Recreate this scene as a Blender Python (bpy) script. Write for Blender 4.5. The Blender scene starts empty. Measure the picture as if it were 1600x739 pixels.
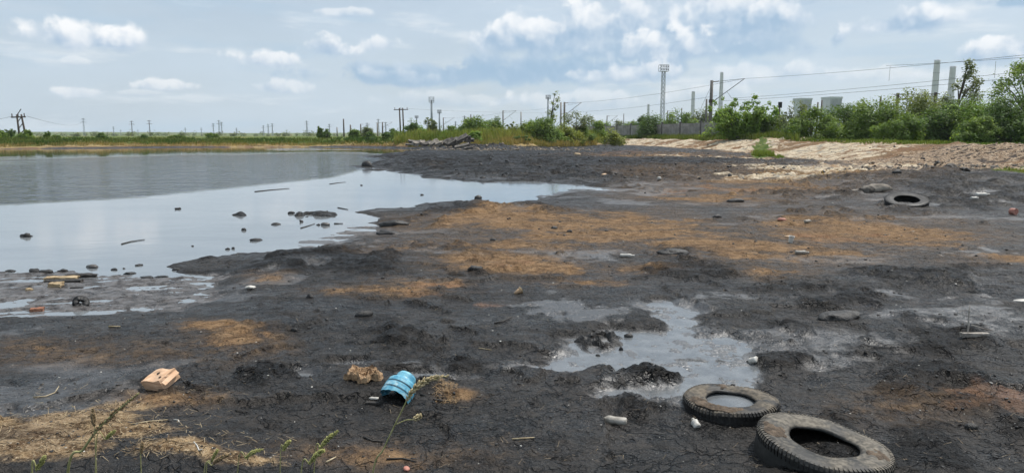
import bpy, bmesh, math, random
import numpy as np
from mathutils import Vector, Matrix, Euler

random.seed(7)
RNG = np.random.default_rng(11)
scene = bpy.context.scene
COL = scene.collection

# ------------------------------------------------------------------ camera
F, CX, CY, H = 1110.0, 800.0, 369.5, 1.6
PITCH = math.atan(157.5 / F)
SP, CP = math.sin(PITCH), math.cos(PITCH)
cam_data = bpy.data.cameras.new("camera")
cam_data.sensor_width = 36.0
cam_data.lens = F / 1600.0 * 36.0
cam_data.clip_start = 0.05
cam_data.clip_end = 20000.0
cam = bpy.data.objects.new("camera", cam_data)
COL.objects.link(cam)
cam.location = (0, 0, H)
cam.rotation_euler = (math.pi / 2 - PITCH, 0, 0)
scene.camera = cam


def ray(px, py):
    x = (px - CX) / F
    u = -(py - CY) / F
    return np.array([x, CP + u * SP, -SP + u * CP])


def G(px, py, z=0.0):
    """point of the level z seen at a place of the photograph"""
    r = ray(px, py)
    t = (z - H) / r[2]
    return Vector((r[0] * t, r[1] * t, z))


def D(px, py, Y):
    """point at the forward distance Y"""
    r = ray(px, py)
    t = Y / r[1]
    return Vector((r[0] * t, Y, H + r[2] * t))


def azel(px, py):
    r = ray(px, py)
    return math.degrees(math.atan2(r[0], r[1])), math.degrees(math.atan2(r[2], math.hypot(r[0], r[1])))


# ------------------------------------------------------------------ render, exposure
scene.render.engine = 'CYCLES'
scene.cycles.use_denoising = True
scene.cycles.max_bounces = 4
scene.cycles.diffuse_bounces = 2
scene.cycles.glossy_bounces = 2
scene.cycles.adaptive_threshold = 0.025
scene.cycles.transparent_max_bounces = 8
scene.cycles.caustics_reflective = False
scene.cycles.caustics_refractive = False
scene.view_settings.view_transform = 'Standard'
scene.view_settings.look = 'None'
scene.view_settings.exposure = 0.2
scene.view_settings.gamma = 1.0
scene.view_settings.use_curve_mapping = False

# ------------------------------------------------------------------ sun
SUN_EL, SUN_AZ = math.radians(60), math.radians(55)
sd = Vector((math.sin(SUN_AZ) * math.cos(SUN_EL), math.cos(SUN_AZ) * math.cos(SUN_EL), math.sin(SUN_EL)))
sun = bpy.data.lights.new("sun", 'SUN')
sun.energy = 4.1
sun.angle = math.radians(0.9)
sun.color = (1.0, 0.955, 0.89)
sun_o = bpy.data.objects.new("sun", sun)
COL.objects.link(sun_o)
sun_o.rotation_euler = sd.to_track_quat('Z', 'Y').to_euler()
sun_o.location = (0, 0, 60)

# ------------------------------------------------------------------ sky
world = bpy.data.worlds.new("World")
scene.world = world
world.use_nodes = True

world.cycles.sampling_method = 'MANUAL'
world.cycles.sample_map_resolution = 128


class NT:
    """small helper to write node trees as expressions"""
    def __init__(self, tree):
        self.t = tree
        self.n = tree.nodes
        self.l = tree.links

    def new(self, kind, **kw):
        nd = self.n.new(kind)
        for k, v in kw.items():
            setattr(nd, k, v)
        return nd

    def put(self, sock, v):
        if isinstance(v, bpy.types.NodeSocket):
            self.l.new(v, sock)
        elif v is not None:
            if sock.type == 'RGBA' and len(v) == 3:
                v = (*v, 1.0)
            sock.default_value = v

    def math(self, op, a, b=None, c=None, clamp=False):
        nd = self.new('ShaderNodeMath', operation=op, use_clamp=clamp)
        for i, v in enumerate((a, b, c)):
            if v is not None:
                self.put(nd.inputs[i], v)
        return nd.outputs[0]

    def vmath(self, op, a, b=None, out=0):
        nd = self.new('ShaderNodeVectorMath', operation=op)
        self.put(nd.inputs[0], a)
        if b is not None:
            self.put(nd.inputs[1], b)
        return nd.outputs[out]

    def ramp(self, v, a, b, lo=0.0, hi=1.0, smooth=True):
        nd = self.new('ShaderNodeMapRange', interpolation_type='SMOOTHSTEP' if smooth else 'LINEAR')
        self.put(nd.inputs[0], v)
        for i, x in zip((1, 2, 3, 4), (a, b, lo, hi)):
            self.put(nd.inputs[i], x)
        return nd.outputs[0]

    def mix(self, f, a, b):
        nd = self.new('ShaderNodeMix', data_type='RGBA')
        self.put(nd.inputs[0], f)
        self.put(nd.inputs[6], a)
        self.put(nd.inputs[7], b)
        return nd.outputs[2]

    def mixf(self, f, a, b):
        nd = self.new('ShaderNodeMix', data_type='FLOAT')
        self.put(nd.inputs[0], f)
        self.put(nd.inputs[2], a)
        self.put(nd.inputs[3], b)
        return nd.outputs[0]

    def noise(self, vec, scale, detail=4.0, rough=0.55, distort=0.0, dim='3D'):
        nd = self.new('ShaderNodeTexNoise', noise_dimensions=dim)
        if vec is not None:
            self.l.new(vec, nd.inputs['Vector'])
        nd.inputs['Scale'].default_value = scale
        nd.inputs['Detail'].default_value = detail
        nd.inputs['Roughness'].default_value = rough
        nd.inputs['Distortion'].default_value = distort
        return nd.outputs[0]

    def xyz(self, x, y, z=0.0):
        nd = self.new('ShaderNodeCombineXYZ')
        for i, v in enumerate((x, y, z)):
            self.put(nd.inputs[i], v)
        return nd.outputs[0]

    def sep(self, v):
        nd = self.new('ShaderNodeSeparateXYZ')
        self.l.new(v, nd.inputs[0])
        return nd.outputs


def build_sky():
    world.node_tree.nodes.clear()
    T = NT(world.node_tree)
    out = T.new('ShaderNodeOutputWorld')
    bg = T.new('ShaderNodeBackground')
    T.l.new(bg.outputs[0], out.inputs[0])
    sky = T.new('ShaderNodeTexSky', sky_type='NISHITA')
    sky.sun_disc = False
    sky.sun_elevation = SUN_EL
    sky.sun_rotation = SUN_AZ
    sky.air_density = 1.0
    sky.dust_density = 1.6
    sky.ozone_density = 1.2
    clear = T.vmath('SCALE', sky.outputs[0])
    clear.node.inputs['Scale'].default_value = 0.085
    co = T.new('ShaderNodeTexCoord').outputs['Generated']
    dirv = T.vmath('NORMALIZE', co)
    x, y, z = T.sep(dirv)
    az = T.math('MULTIPLY', T.math('ARCTAN2', x, y), 57.29578)
    el = T.math('MULTIPLY', T.math('ARCSINE', z), 57.29578)
    # thin even veil over the whole sky
    lay = T.xyz(T.math('MULTIPLY', az, 0.05), T.math('MULTIPLY', el, 0.16), 0.0)
    vn = T.noise(lay, 1.0, 5, 0.55)
    veil = T.ramp(vn, 0.3, 0.7, 0.60, 0.86)
    col = T.mix(veil, clear, (0.555, 0.66, 0.765))
    # streaky layers of pale and blue between the heaps
    lay2 = T.xyz(T.math('MULTIPLY', az, 0.11), T.math('MULTIPLY', el, 0.62), 3.1)
    s2 = T.noise(lay2, 1.0, 6, 0.6)
    low = T.ramp(el, 26.0, 0.0, 0.35, 1.0)
    col = T.mix(T.math('MULTIPLY', T.ramp(s2, 0.52, 0.72, 0, 0.75), low), col, (0.72, 0.77, 0.815))
    lay3 = T.xyz(T.math('MULTIPLY', az, 0.09), T.math('MULTIPLY', el, 0.5), 9.7)
    s3 = T.noise(lay3, 1.0, 5, 0.55)
    col = T.mix(T.math('MULTIPLY', T.ramp(s3, 0.52, 0.72, 0, 0.55), low), col, (0.40, 0.545, 0.68))
    # broken clouds higher up, all round
    zz = T.math('ADD', T.math('MAXIMUM', z, 0.0), 0.10)
    pl = T.xyz(T.math('DIVIDE', x, zz), T.math('DIVIDE', y, zz), 0.0)
    hn = T.noise(pl, 1.1, 6, 0.55)
    hi_a = T.math('MULTIPLY', T.ramp(hn, 0.50, 0.64, 0, 0.8), T.ramp(el, 12.0, 22.0))
    col = T.mix(hi_a, col, T.mix(T.ramp(hn, 0.56, 0.76), (0.80, 0.82, 0.84), (0.50, 0.56, 0.63)))
    # single heaps: centre, half sizes (photo pixels), strength, greyness
    P = T.xyz(az, el, 0.0)

    def puffs(vec, det):
        w = T.new('ShaderNodeTexNoise', noise_dimensions='2D')
        T.l.new(vec, w.inputs['Vector'])
        w.inputs['Scale'].default_value = 0.7
        w.inputs['Detail'].default_value = det
        sh = T.vmath('SCALE', T.vmath('SUBTRACT', w.outputs[1], (.5, .5, .5)))
        sh.node.inputs['Scale'].default_value = 1.5
        q = T.vmath('ADD', vec, sh)
        tot = None
        for sc, am in ((0.30, .62), (0.75, .28), (1.9, .10)):
            v = T.new('ShaderNodeTexVoronoi', voronoi_dimensions='2D', feature='SMOOTH_F1')
            T.l.new(q, v.inputs['Vector'])
            v.inputs['Scale'].default_value = sc
            v.inputs['Smoothness'].default_value = .35
            t = T.math('MULTIPLY', T.math('SUBTRACT', .92, v.outputs['Distance']), am)
            tot = t if tot is None else T.math('ADD', tot, t)
        return T.math('ADD', T.math('MULTIPLY', tot, .75), T.math('MULTIPLY', w.outputs[0], .35))
    n = puffs(P, 4.0)
    ns = puffs(T.vmath('ADD', P, (0.45, 0.80, 0.0)), 2.0)
    relief = T.math('SUBTRACT', n, ns)
    CL = [  # px, py, rx, ry, strength, grey
        (700, 122, 210, 26, 0.9, 1.0), (1240, 6, 60, 10, 0.4, .6),
        (960, 85, 150, 40, 0.85, 0.75), (850, 112, 150, 30, 0.8, 0.95),
        (620, 128, 90, 18, 0.85, 0.9), (900, 165, 120, 22, 0.5, .35),
        (900, 116, 200, 34, 0.95, 1.0), (1130, 78, 150, 36, 0.8, 0.85),
        (830, 66, 105, 50, 0.95, 0.52), (950, 52, 105, 54, 0.95, 0.50), (1120, 44, 165, 64, 0.96, 0.60),
        (1030, 84, 110, 34, 0.8, 0.45), (1180, 120, 90, 26, .45, .3), (975, 120, 90, 24, .6, .3),
        (1405, 42, 84, 32, 0.95, 0.55), (1490, 30, 40, 16, 0.5, 0.2), (1556, 86, 72, 30, 0.9, 0.5),
        (1590, 4, 90, 16, 0.9, 1.0), (645, -6, 130, 13, 0.9, 0.95), (536, 22, 44, 10, 0.5, 0.2),
        (135, 64, 86, 32, 1.0, 0.24), (120, 98, 24, 9, 0.4, 0.1),
        (425, 98, 58, 20, 0.78, 0.2), (515, 82, 50, 24, 0.92, 0.34), (592, 72, 42, 18, 0.7, 0.15),
        (118, 147, 56, 13, 0.8, 0.1), (262, 136, 66, 13, 0.75, 0.1), (212, 147, 40, 7, 0.4, 0.1),
        (440, 140, 50, 14, 0.55, 0.15), (700, 160, 120, 16, 0.35, .3), (1400, 118, 120, 18, .35, .2),
        (1100, 150, 80, 18, .4, .2), (1540, 130, 90, 20, .35, .35)]
    for (px, py, rx, ry, st, grey) in CL:
        a0, e0 = azel(px, py)
        rax = 1.12 * abs(azel(px + rx, py)[0] - a0)
        rel = 1.12 * abs(azel(px, py - ry)[1] - e0)
        q = T.vmath('MULTIPLY', T.vmath('SUBTRACT', P, (a0, e0, 0)), (1 / rax, 1 / rel, 0))
        qx, qy, _ = T.sep(q)
        qv = T.math('MAXIMUM', qy, T.math('MULTIPLY', qy, -1.7))
        ln = T.math('SQRT', T.math('ADD', T.math('MULTIPLY', qx, qx), T.math('MULTIPLY', qv, qv)))
        f = T.math('ADD', T.math('SUBTRACT', 0.98, ln), T.math('MULTIPLY', T.math('SUBTRACT', n, 0.53), 1.8))
        wid = T.ramp(qy, -0.6, 0.35, 1.1, 0.42)
        alpha = T.math('MULTIPLY', T.ramp(f, 0.0, wid), st)
        lit = T.math('ADD', T.math('MULTIPLY', qy, 0.55), T.math('MULTIPLY', relief, 1.25))
        lit = T.ramp(lit, -0.60 + grey * 0.6, 0.35 + grey * 0.6)
        lit = T.math('MULTIPLY', lit, min(1.0, 1.45 - grey))
        cc = T.mix(lit, (0.325 - .02 * grey, 0.455, 0.615), (0.88, 0.895, 0.91))
        col = T.mix(alpha, col, cc)
    # pale band of thick air low down
    col = T.mix(T.ramp(el, 5.0, 0.0, 0.0, 0.35), col, (0.55, 0.68, 0.775))
    T.l.new(col, bg.inputs['Color'])
    bg.inputs['Strength'].default_value = 1.0


build_sky()

# ------------------------------------------------------------------ mesh helpers
def mesh_np(name, verts, faces, smooth=False):
    """verts (n,3); faces (m,k)"""
    verts = np.asarray(verts, dtype=np.float32)
    faces = np.asarray(faces, dtype=np.int32)
    me = bpy.data.meshes.new(name)
    m, k = faces.shape
    me.vertices.add(len(verts))
    me.vertices.foreach_set('co', verts.ravel())
    me.loops.add(m * k)
    me.loops.foreach_set('vertex_index', faces.ravel())
    me.polygons.add(m)
    me.polygons.foreach_set('loop_start', np.arange(0, m * k, k, dtype=np.int32))
    me.polygons.foreach_set('loop_total', np.full(m, k, dtype=np.int32))
    if smooth:
        me.polygons.foreach_set('use_smooth', np.ones(m, dtype=bool))
    me.update(calc_edges=True)
    return me


def set_color(me, name, rgba):
    a = me.attributes.new(name, 'FLOAT_COLOR', 'POINT')
    a.data.foreach_set('color', np.asarray(rgba, dtype=np.float32).ravel())


class MB:
    """collects shapes into one mesh"""
    def __init__(self):
        self.v, self.f = [], []

    def add(self, vs, fs):
        o = len(self.v)
        self.v += [tuple(p) for p in vs]
        self.f += [tuple(i + o for i in q) for q in fs]
        return self

    def box(self, c, s, rot=None):
        M = rot if rot is not None else Matrix.Identity(3)
        vs = [Vector(c) + M @ Vector((sx * s[0] / 2, sy * s[1] / 2, sz * s[2] / 2))
              for sx in (-1, 1) for sy in (-1, 1) for sz in (-1, 1)]
        return self.add(vs, [(0, 1, 3, 2), (4, 6, 7, 5), (0, 4, 5, 1), (2, 3, 7, 6), (0, 2, 6, 4), (1, 5, 7, 3)])

    def tube(self, pts, radii, n=6, caps=True):
        pts = [Vector(p) for p in pts]
        if not hasattr(radii, '__len__'):
            radii = [radii] * len(pts)
        rings = []
        ref = None
        for i, p in enumerate(pts):
            t = (pts[min(i + 1, len(pts) - 1)] - pts[max(i - 1, 0)]).normalized()
            if ref is None:
                ref = t.orthogonal().normalized()
            else:
                ref = (ref - t * ref.dot(t))
                ref = ref.normalized() if ref.length > 1e-6 else t.orthogonal().normalized()
            b = t.cross(ref)
            rings.append([p + (ref * math.cos(a) + b * math.sin(a)) * radii[i]
                          for a in (2 * math.pi * k / n for k in range(n))])
        vs = [q for r in rings for q in r]
        fs = []
        for i in range(len(pts) - 1):
            for k in range(n):
                fs.append((i * n + k, i * n + (k + 1) % n, (i + 1) * n + (k + 1) % n, (i + 1) * n + k))
        if caps:
            fs.append(tuple(range(n - 1, -1, -1)))
            fs.append(tuple((len(pts) - 1) * n + k for k in range(n)))
        return self.add(vs, fs)

    def lathe(self, prof, n=48, closed=False, M=None, jitter=None, arc=None):
        """prof: (r, z) list turned round z"""
        M = M or Matrix.Identity(4)
        vs, fs = [], []
        full = arc is None
        a0, a1 = (0, 2 * math.pi) if full else arc
        na = n if full else n + 1
        for k in range(na):
            a = a0 + (a1 - a0) * k / n
            for j, (r, z) in enumerate(prof):
                rr, zz = (r, z) if jitter is None else jitter(r, z, a, j)
                vs.append(M @ Vector((rr * math.cos(a), rr * math.sin(a), zz)))
        m = len(prof)
        for k in range(n):
            k2 = (k + 1) % na
            for j in range(m if closed else m - 1):
                j2 = (j + 1) % m
                fs.append((k * m + j, k2 * m + j, k2 * m + j2, k * m + j2))
        return self.add(vs, fs)

    def mesh(self, name, smooth=False):
        me = bpy.data.meshes.new(name)
        me.from_pydata(self.v, [], self.f)
        if smooth:
            me.polygons.foreach_set('use_smooth', [True] * len(me.polygons))
        me.update()
        return me


def link(name, me, mat=None, parent=None, loc=None, rot=None, scale=None):
    o = bpy.data.objects.new(name, me)
    COL.objects.link(o)
    if mat is not None and me is not None and not me.materials:
        me.materials.append(mat)
    if parent is not None:
        o.parent = parent
    if loc is not None:
        o.location = loc
    if rot is not None:
        o.rotation_euler = rot
    if scale is not None:
        o.scale = scale if hasattr(scale, '__len__') else (scale,) * 3
    return o


def tag(o, label, cat, group=None):
    o['label'] = label
    o['category'] = cat
    if group:
        o['group'] = group
    return o


def thing(name, label, cat, loc=(0, 0, 0), rot=(0, 0, 0), group=None):
    o = link(name, None, loc=loc, rot=rot)
    o.empty_display_size = 0.1
    return tag(o, label, cat, group)


def setting(o, kind='structure'):
    o['kind'] = kind
    return o


# ------------------------------------------------------------------ noise
def _hash(ix, iy, seed):
    h = (ix.astype(np.int64) * 374761393 + iy.astype(np.int64) * 668265263 + seed * 974711) & 0xFFFFFFFF
    h = ((h ^ (h >> 13)) * 1274126177) & 0xFFFFFFFF
    h = ((h ^ (h >> 16)) * 2246822519) & 0xFFFFFFFF
    return ((h ^ (h >> 15)) & 0xFFFFFF) / float(0xFFFFFF)


def vnoise(x, y, seed=0):
    xi, yi = np.floor(x), np.floor(y)
    fx, fy = x - xi, y - yi
    fx = fx * fx * fx * (fx * (fx * 6 - 15) + 10)
    fy = fy * fy * fy * (fy * (fy * 6 - 15) + 10)
    a, b = _hash(xi, yi, seed), _hash(xi + 1, yi, seed)
    c, d = _hash(xi, yi + 1, seed), _hash(xi + 1, yi + 1, seed)
    return (a + (b - a) * fx) * (1 - fy) + (c + (d - c) * fx) * fy


def fbm(x, y, freq, octv=5, seed=0, gain=0.5, ridge=False):
    s = np.zeros_like(x)
    amp, tot = 1.0, 0.0
    for i in range(octv):
        cs, sn = math.cos(0.6 * i), math.sin(0.6 * i)
        n = vnoise((x * cs - y * sn) * freq + 17.3 * i, (x * sn + y * cs) * freq - 9.1 * i, seed + i)
        if ridge:
            n = 1 - np.abs(2 * n - 1)
        s += n * amp
        tot += amp
        amp *= gain
        freq *= 2.03
    return s / tot


def sstep(a, b, x):
    t = np.clip((x - a) / (b - a), 0, 1)
    return t * t * (3 - 2 * t)


def poly_sdf(x, y, poly):
    """signed distance, positive inside"""
    best = np.full(x.shape, 1e18)
    inside = np.zeros(x.shape, dtype=bool)
    n = len(poly)
    for i in range(n):
        ax, ay = poly[i]
        bx, by = poly[(i + 1) % n]
        ex, ey = bx - ax, by - ay
        wx, wy = x - ax, y - ay
        t = np.clip((wx * ex + wy * ey) / (ex * ex + ey * ey + 1e-12), 0, 1)
        dx, dy = wx - ex * t, wy - ey * t
        best = np.minimum(best, dx * dx + dy * dy)
        c = ((ay > y) != (by > y)) & (x < (bx - ax) * (y - ay) / (by - ay + 1e-12) + ax)
        inside ^= c
    d = np.sqrt(best)
    return np.where(inside, d, -d)


# ------------------------------------------------------------------ materials
def material(name):
    m = bpy.data.materials.new(name)
    m.use_nodes = True
    m.node_tree.nodes.clear()
    T = NT(m.node_tree)
    out = T.new('ShaderNodeOutputMaterial')
    b = T.new('ShaderNodeBsdfPrincipled')
    T.l.new(b.outputs[0], out.inputs[0])
    return m, T, b, out


MATS = {}


def plain(name, c1, c2, scale=8.0, rough=0.8, bump=0.3, bump_scale=30.0, metal=0.0, spec=0.4, detail=6, dist=0.01):
    """two-tone weathered surface"""
    if name in MATS:
        return MATS[name]
    m, T, b, out = material(name)
    co = T.new('ShaderNodeTexCoord').outputs['Object']
    n = T.noise(co, scale, detail, 0.62, 0.4)
    T.l.new(T.mix(T.ramp(n, 0.32, 0.68), c1, c2), b.inputs['Base Color'])
    n2 = T.noise(co, scale * 2.7, 4, 0.6)
    T.l.new(T.ramp(n2, 0.3, 0.7, rough - 0.12, min(1.0, rough + 0.1)), b.inputs['Roughness'])
    b.inputs['Metallic'].default_value = metal
    b.inputs['Specular IOR Level'].default_value = spec
    if bump:
        bp = T.new('ShaderNodeBump')
        bp.inputs['Strength'].default_value = bump
        bp.inputs['Distance'].default_value = dist
        T.l.new(T.noise(co, bump_scale, 5, 0.65), bp.inputs['Height'])
        T.l.new(bp.outputs[0], b.inputs['Normal'])
    MATS[name] = m
    return m


def leaf_material(name, transl=0.35, rough=0.6):
    m, T, b, out = material(name)
    at = T.new('ShaderNodeAttribute', attribute_name='tint')
    T.l.new(at.outputs['Color'], b.inputs['Base Color'])
    b.inputs['Roughness'].default_value = rough
    b.inputs['Specular IOR Level'].default_value = 0.25
    tr = T.new('ShaderNodeBsdfTranslucent')
    tc = T.vmath('MULTIPLY', at.outputs['Color'], (1.35, 1.25, 0.6))
    T.l.new(tc, tr.inputs['Color'])
    mx = T.new('ShaderNodeMixShader')
    mx.inputs[0].default_value = transl
    T.l.new(b.outputs[0], mx.inputs[1])
    T.l.new(tr.outputs[0], mx.inputs[2])
    T.l.new(mx.outputs[0], out.inputs[0])
    return m


LEAF = leaf_material("leaf", 0.5)
GRASS = leaf_material("grass_blade", 0.3)

# ------------------------------------------------------------------ the lie of the land
WZ = -0.05                                                  # level of the pond
POND_PX = [(-900, 560), (-250, 520), (0, 503), (80, 500), (150, 495), (205, 488), (300, 481), (326, 470), (313, 460),
           (332, 450), (345, 440), (325, 432), (290, 425), (268, 412), (300, 404), (350, 399), (400, 396), (450, 392),
           (520, 381), (600, 361), (560, 350), (590, 342), (566, 334), (600, 328), (650, 322), (710, 317), (760, 319),
           (800, 321), (850, 313), (836, 306), (880, 298), (960, 297), (905, 289), (872, 285), (800, 282), (760, 284), (700, 280),
           (655, 273), (620, 266), (590, 265), (574, 259), (605, 252), (584, 245), (620, 240), (650, 236.5), (700, 234.5),
           (640, 232.5), (560, 231), (470, 230), (300, 230.5), (150, 232), (0, 233), (-300, 235), (-900, 242)]
POND = [tuple(G(px, py, WZ)[:2]) for px, py in POND_PX]

# foot of the banks: px of the direction, py of the foot, slope width, rise
BANK = [(-900, 240, 9, .95), (-300, 235, 9, .95), (0, 232.4, 9, .95), (300, 230, 9, 1.0), (560, 229.6, 8, 1.0), (640, 231, 8, 1.15),
        (740, 233, 7, 1.15), (800, 232, 8, 1.1), (900, 230.5, 9, 1.1), (960, 227, 10, .95), (1000, 228.5, 14, .92),
        (1100, 235, 19, .97), (1200, 243, 19, 1.02), (1330, 255, 18, 1.04), (1440, 262, 15, .98), (1500, 266, 11, .92),
        (1600, 274, 10, .90), (2200, 300, 9, .9), (4000, 330, 9, .9)]
_baz = [-180.0] + [math.degrees(math.atan2(px - CX, F * CP)) for px, *_ in BANK] + [180.0]
_bd = [90.0] + [math.hypot(*G(px, py)[:2]) for px, py, *_ in BANK] + [90.0]
_bw = [9.0] + [b[2] for b in BANK] + [9.0]
_bh = [.95] + [b[3] for b in BANK] + [.95]


def bumpf(x, y, c, rx, ry, p=1.0):
    q = ((x - c[0]) / rx) ** 2 + ((y - c[1]) / ry) ** 2
    return np.exp(-q * p)


def field(px, py, blobs):
    f = np.full(px.shape, -3.0)
    for (cx, cy, rx, ry, s) in blobs:
        f = np.maximum(f, s - np.sqrt(((px - cx) / rx) ** 2 + ((py - cy) / ry) ** 2) * s)
    return f


SAND = [(880, 352, 230, 20.4, 1.10), (1010, 368, 230, 19.2, 1.10), (1130, 385, 150, 16.8, 1.10), (1195, 398, 103, 14.4, 0.92), (765, 336, 69, 14.4, 1.10),
        (770, 412, 103, 20.4, 1.10), (830, 424, 69, 15.6, 0.92), (820, 385, 138, 12.0, 0.80), (1340, 362, 150, 24.0, 1.10), (1440, 372, 126, 21.6, 1.03),
        (1300, 395, 80, 16.8, 0.80), (1225, 432, 76, 14.4, 1.10), (1250, 352, 80, 14.4, 0.92), (660, 448, 69, 9.6, 0.80), (600, 458, 103, 9.6, 0.69),
        (395, 440, 41, 9.6, 1.03), (350, 540, 80, 21.6, 0.86), (300, 518, 53, 14.4, 1.03), (400, 530, 34, 12.0, 0.80), (870, 443, 69, 7.2, 0.57),
        (1180, 300, 172, 10.8, 0.57), (1300, 276, 230, 10.8, 0.98), (1420, 262, 138, 8.4, 1.10), (1200, 289, 103, 8.4, 0.92), (1120, 312, 126, 7.2, 0.80),
        (1030, 360, 138, 12.0, 0.92), (1000, 253, 69, 3.6, 0.69), (1060, 245, 103, 3.6, 0.92), (1160, 249, 138, 3.6, 0.80), (940, 250, 69, 3.6, 0.57),
        (1500, 267, 150, 6.0, 1.03), (620, 392, 46, 6.0, 0.57), (1560, 408, 80, 10.8, 0.57), (950, 424, 69, 7.2, 0.57),
        (230, 630, 80, 14.4, 0.57), (690, 622, 30, 7.2, 0.57), (120, 560, 150, 14.4, 0.40), (60, 548, 115, 9.6, 0.34), (1410, 640, 69, 14.4, 0.29),
        (560, 720, 138, 16.8, 0.34)]
DIRT = [(40, 720, 190, 46, 1), (150, 690, 150, 32, .9), (260, 725, 120, 24, .8), (120, 665, 120, 16, .6), (190, 640, 70, 12, .45),
        (380, 735, 100, 16, .5), (-200, 720, 300, 80, 1)]
RUST = [(1540, 618, 84, 22, .8), (1600, 640, 80, 18, .7), (1480, 640, 30, 10, .5), (660, 450, 70, 9, .8), (640, 462, 90, 7, .6), (760, 482, 40, 7, .7),
        (1120, 300, 130, 8, .6), (1190, 232, 60, 9, 1), (780, 415, 60, 10, .5), (740, 460, 70, 7, .5), (1430, 250, 50, 6, .5), (1330, 372, 100, 14, .45),
        (1000, 240, 90, 5, .4)]
WET_SHEEN = [(1040, 548, 180, 44, 1), (1050, 600, 160, 46, .9), (1040, 486, 70, 22, 1), (990, 480, 60, 16, .6), (1150, 590, 80, 40, .8),
       (900, 560, 110, 26, .7), (820, 575, 90, 10, .7), (540, 570, 60, 12, 1), (470, 585, 50, 10, .8), (650, 588, 90, 8, .9), (640, 575, 90, 8, .5),
       (960, 296, 130, 9, 1), (1040, 302, 90, 7, .9), (900, 262, 80, 5, .5), (980, 276, 60, 5, .5), (850, 300, 60, 12, 1), (1500, 398, 100, 12, .6),
       (1520, 440, 90, 11, .5), (1380, 470, 110, 12, .45), (1510, 495, 90, 8, .7), (930, 395, 100, 14, .6), (880, 400, 120, 16, .5),
       (700, 400, 100, 12, .6), (860, 480, 80, 14, .6), (890, 500, 90, 16, .6), (1220, 530, 50, 14, .4), (560, 380, 60, 14, .6), (1310, 470, 50, 10, .4),
       (520, 375, 80, 12, .9), (690, 392, 90, 8, .6), (1130, 470, 80, 14, .5)]
PUDDLE = [(1000, 536, 105, 22, 1), (1080, 545, 90, 22, 1), (1060, 575, 110, 22, .9), (950, 562, 85, 14, .9), (1045, 488, 44, 12, .8),
          (1030, 474, 24, 8, .7), (1060, 502, 30, 9, .6), (1110, 600, 90, 16, .8), (1000, 612, 60, 10, .7), (1040, 606, 70, 12, .7),
          (885, 572, 50, 8, .5), (1150, 575, 50, 22, .7), (540, 568, 34, 6, .55), (470, 586, 26, 5, .45), (655, 584, 60, 4, .45)]
HOLLOW = [(900, 293, 55, 5, .9), (960, 297, 90, 6, .9), (1040, 301, 70, 4, .7), (905, 275, 40, 3, .5), (980, 279, 40, 2.5, .4), (850, 303, 60, 9, 1)]
SCUM_PX = [(-300, 425), (-40, 418), (40, 424), (130, 430), (250, 430), (345, 436), (335, 452), (318, 470), (300, 482), (200, 487), (0, 500), (-300, 515)]
SCUM = [tuple(G(px, py, WZ)[:2]) for px, py in SCUM_PX]
MUD_PX = [(380, 399), (440, 383), (505, 366), (560, 352), (600, 352), (640, 362), (560, 378), (500, 392)]
MUD = [tuple(G(px, py, WZ)[:2]) for px, py in MUD_PX]
ISLE = [(505, 332, 40, 5, 1), (470, 333, 14, 2.5, .8), (378, 333, 22, 2.4, .8), (620, 349, 26, 4, .8)]
LUMPY = [(800, 250, 260, 26, 1), (960, 268, 200, 22, 1), (1080, 262, 160, 22, .9), (760, 265, 190, 14, 1), (1150, 275, 90, 10, .8), (1090, 425, 70, 24, 1),
         (1050, 392, 40, 9, .9), (1330, 480, 60, 14, .9), (1510, 430, 60, 18, 1), (1260, 455, 80, 9, .8), (1400, 440, 110, 14, .6), (1230, 570, 60, 22, 1), (1360, 560, 150, 40, .6),
         (1450, 590, 120, 40, .4), (1010, 590, 66, 17, 1), (937, 532, 34, 11, 1), (400, 590, 70, 16, .7), (520, 410, 190, 24, .6), (700, 395, 60, 8, .5),
         (1020, 640, 50, 10, .4), (1460, 300, 160, 26, .5), (640, 540, 80, 26, .3), (1400, 690, 160, 50, .5), (1250, 345, 60, 6, .5), (740, 330, 110, 7, .8), (620, 350, 60, 10, .7)]
GREEN = [(1190, 243, 18, 8, 1), (1218, 247, 9, 3, .8), (1580, 280, 50, 9, 1)]


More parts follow.
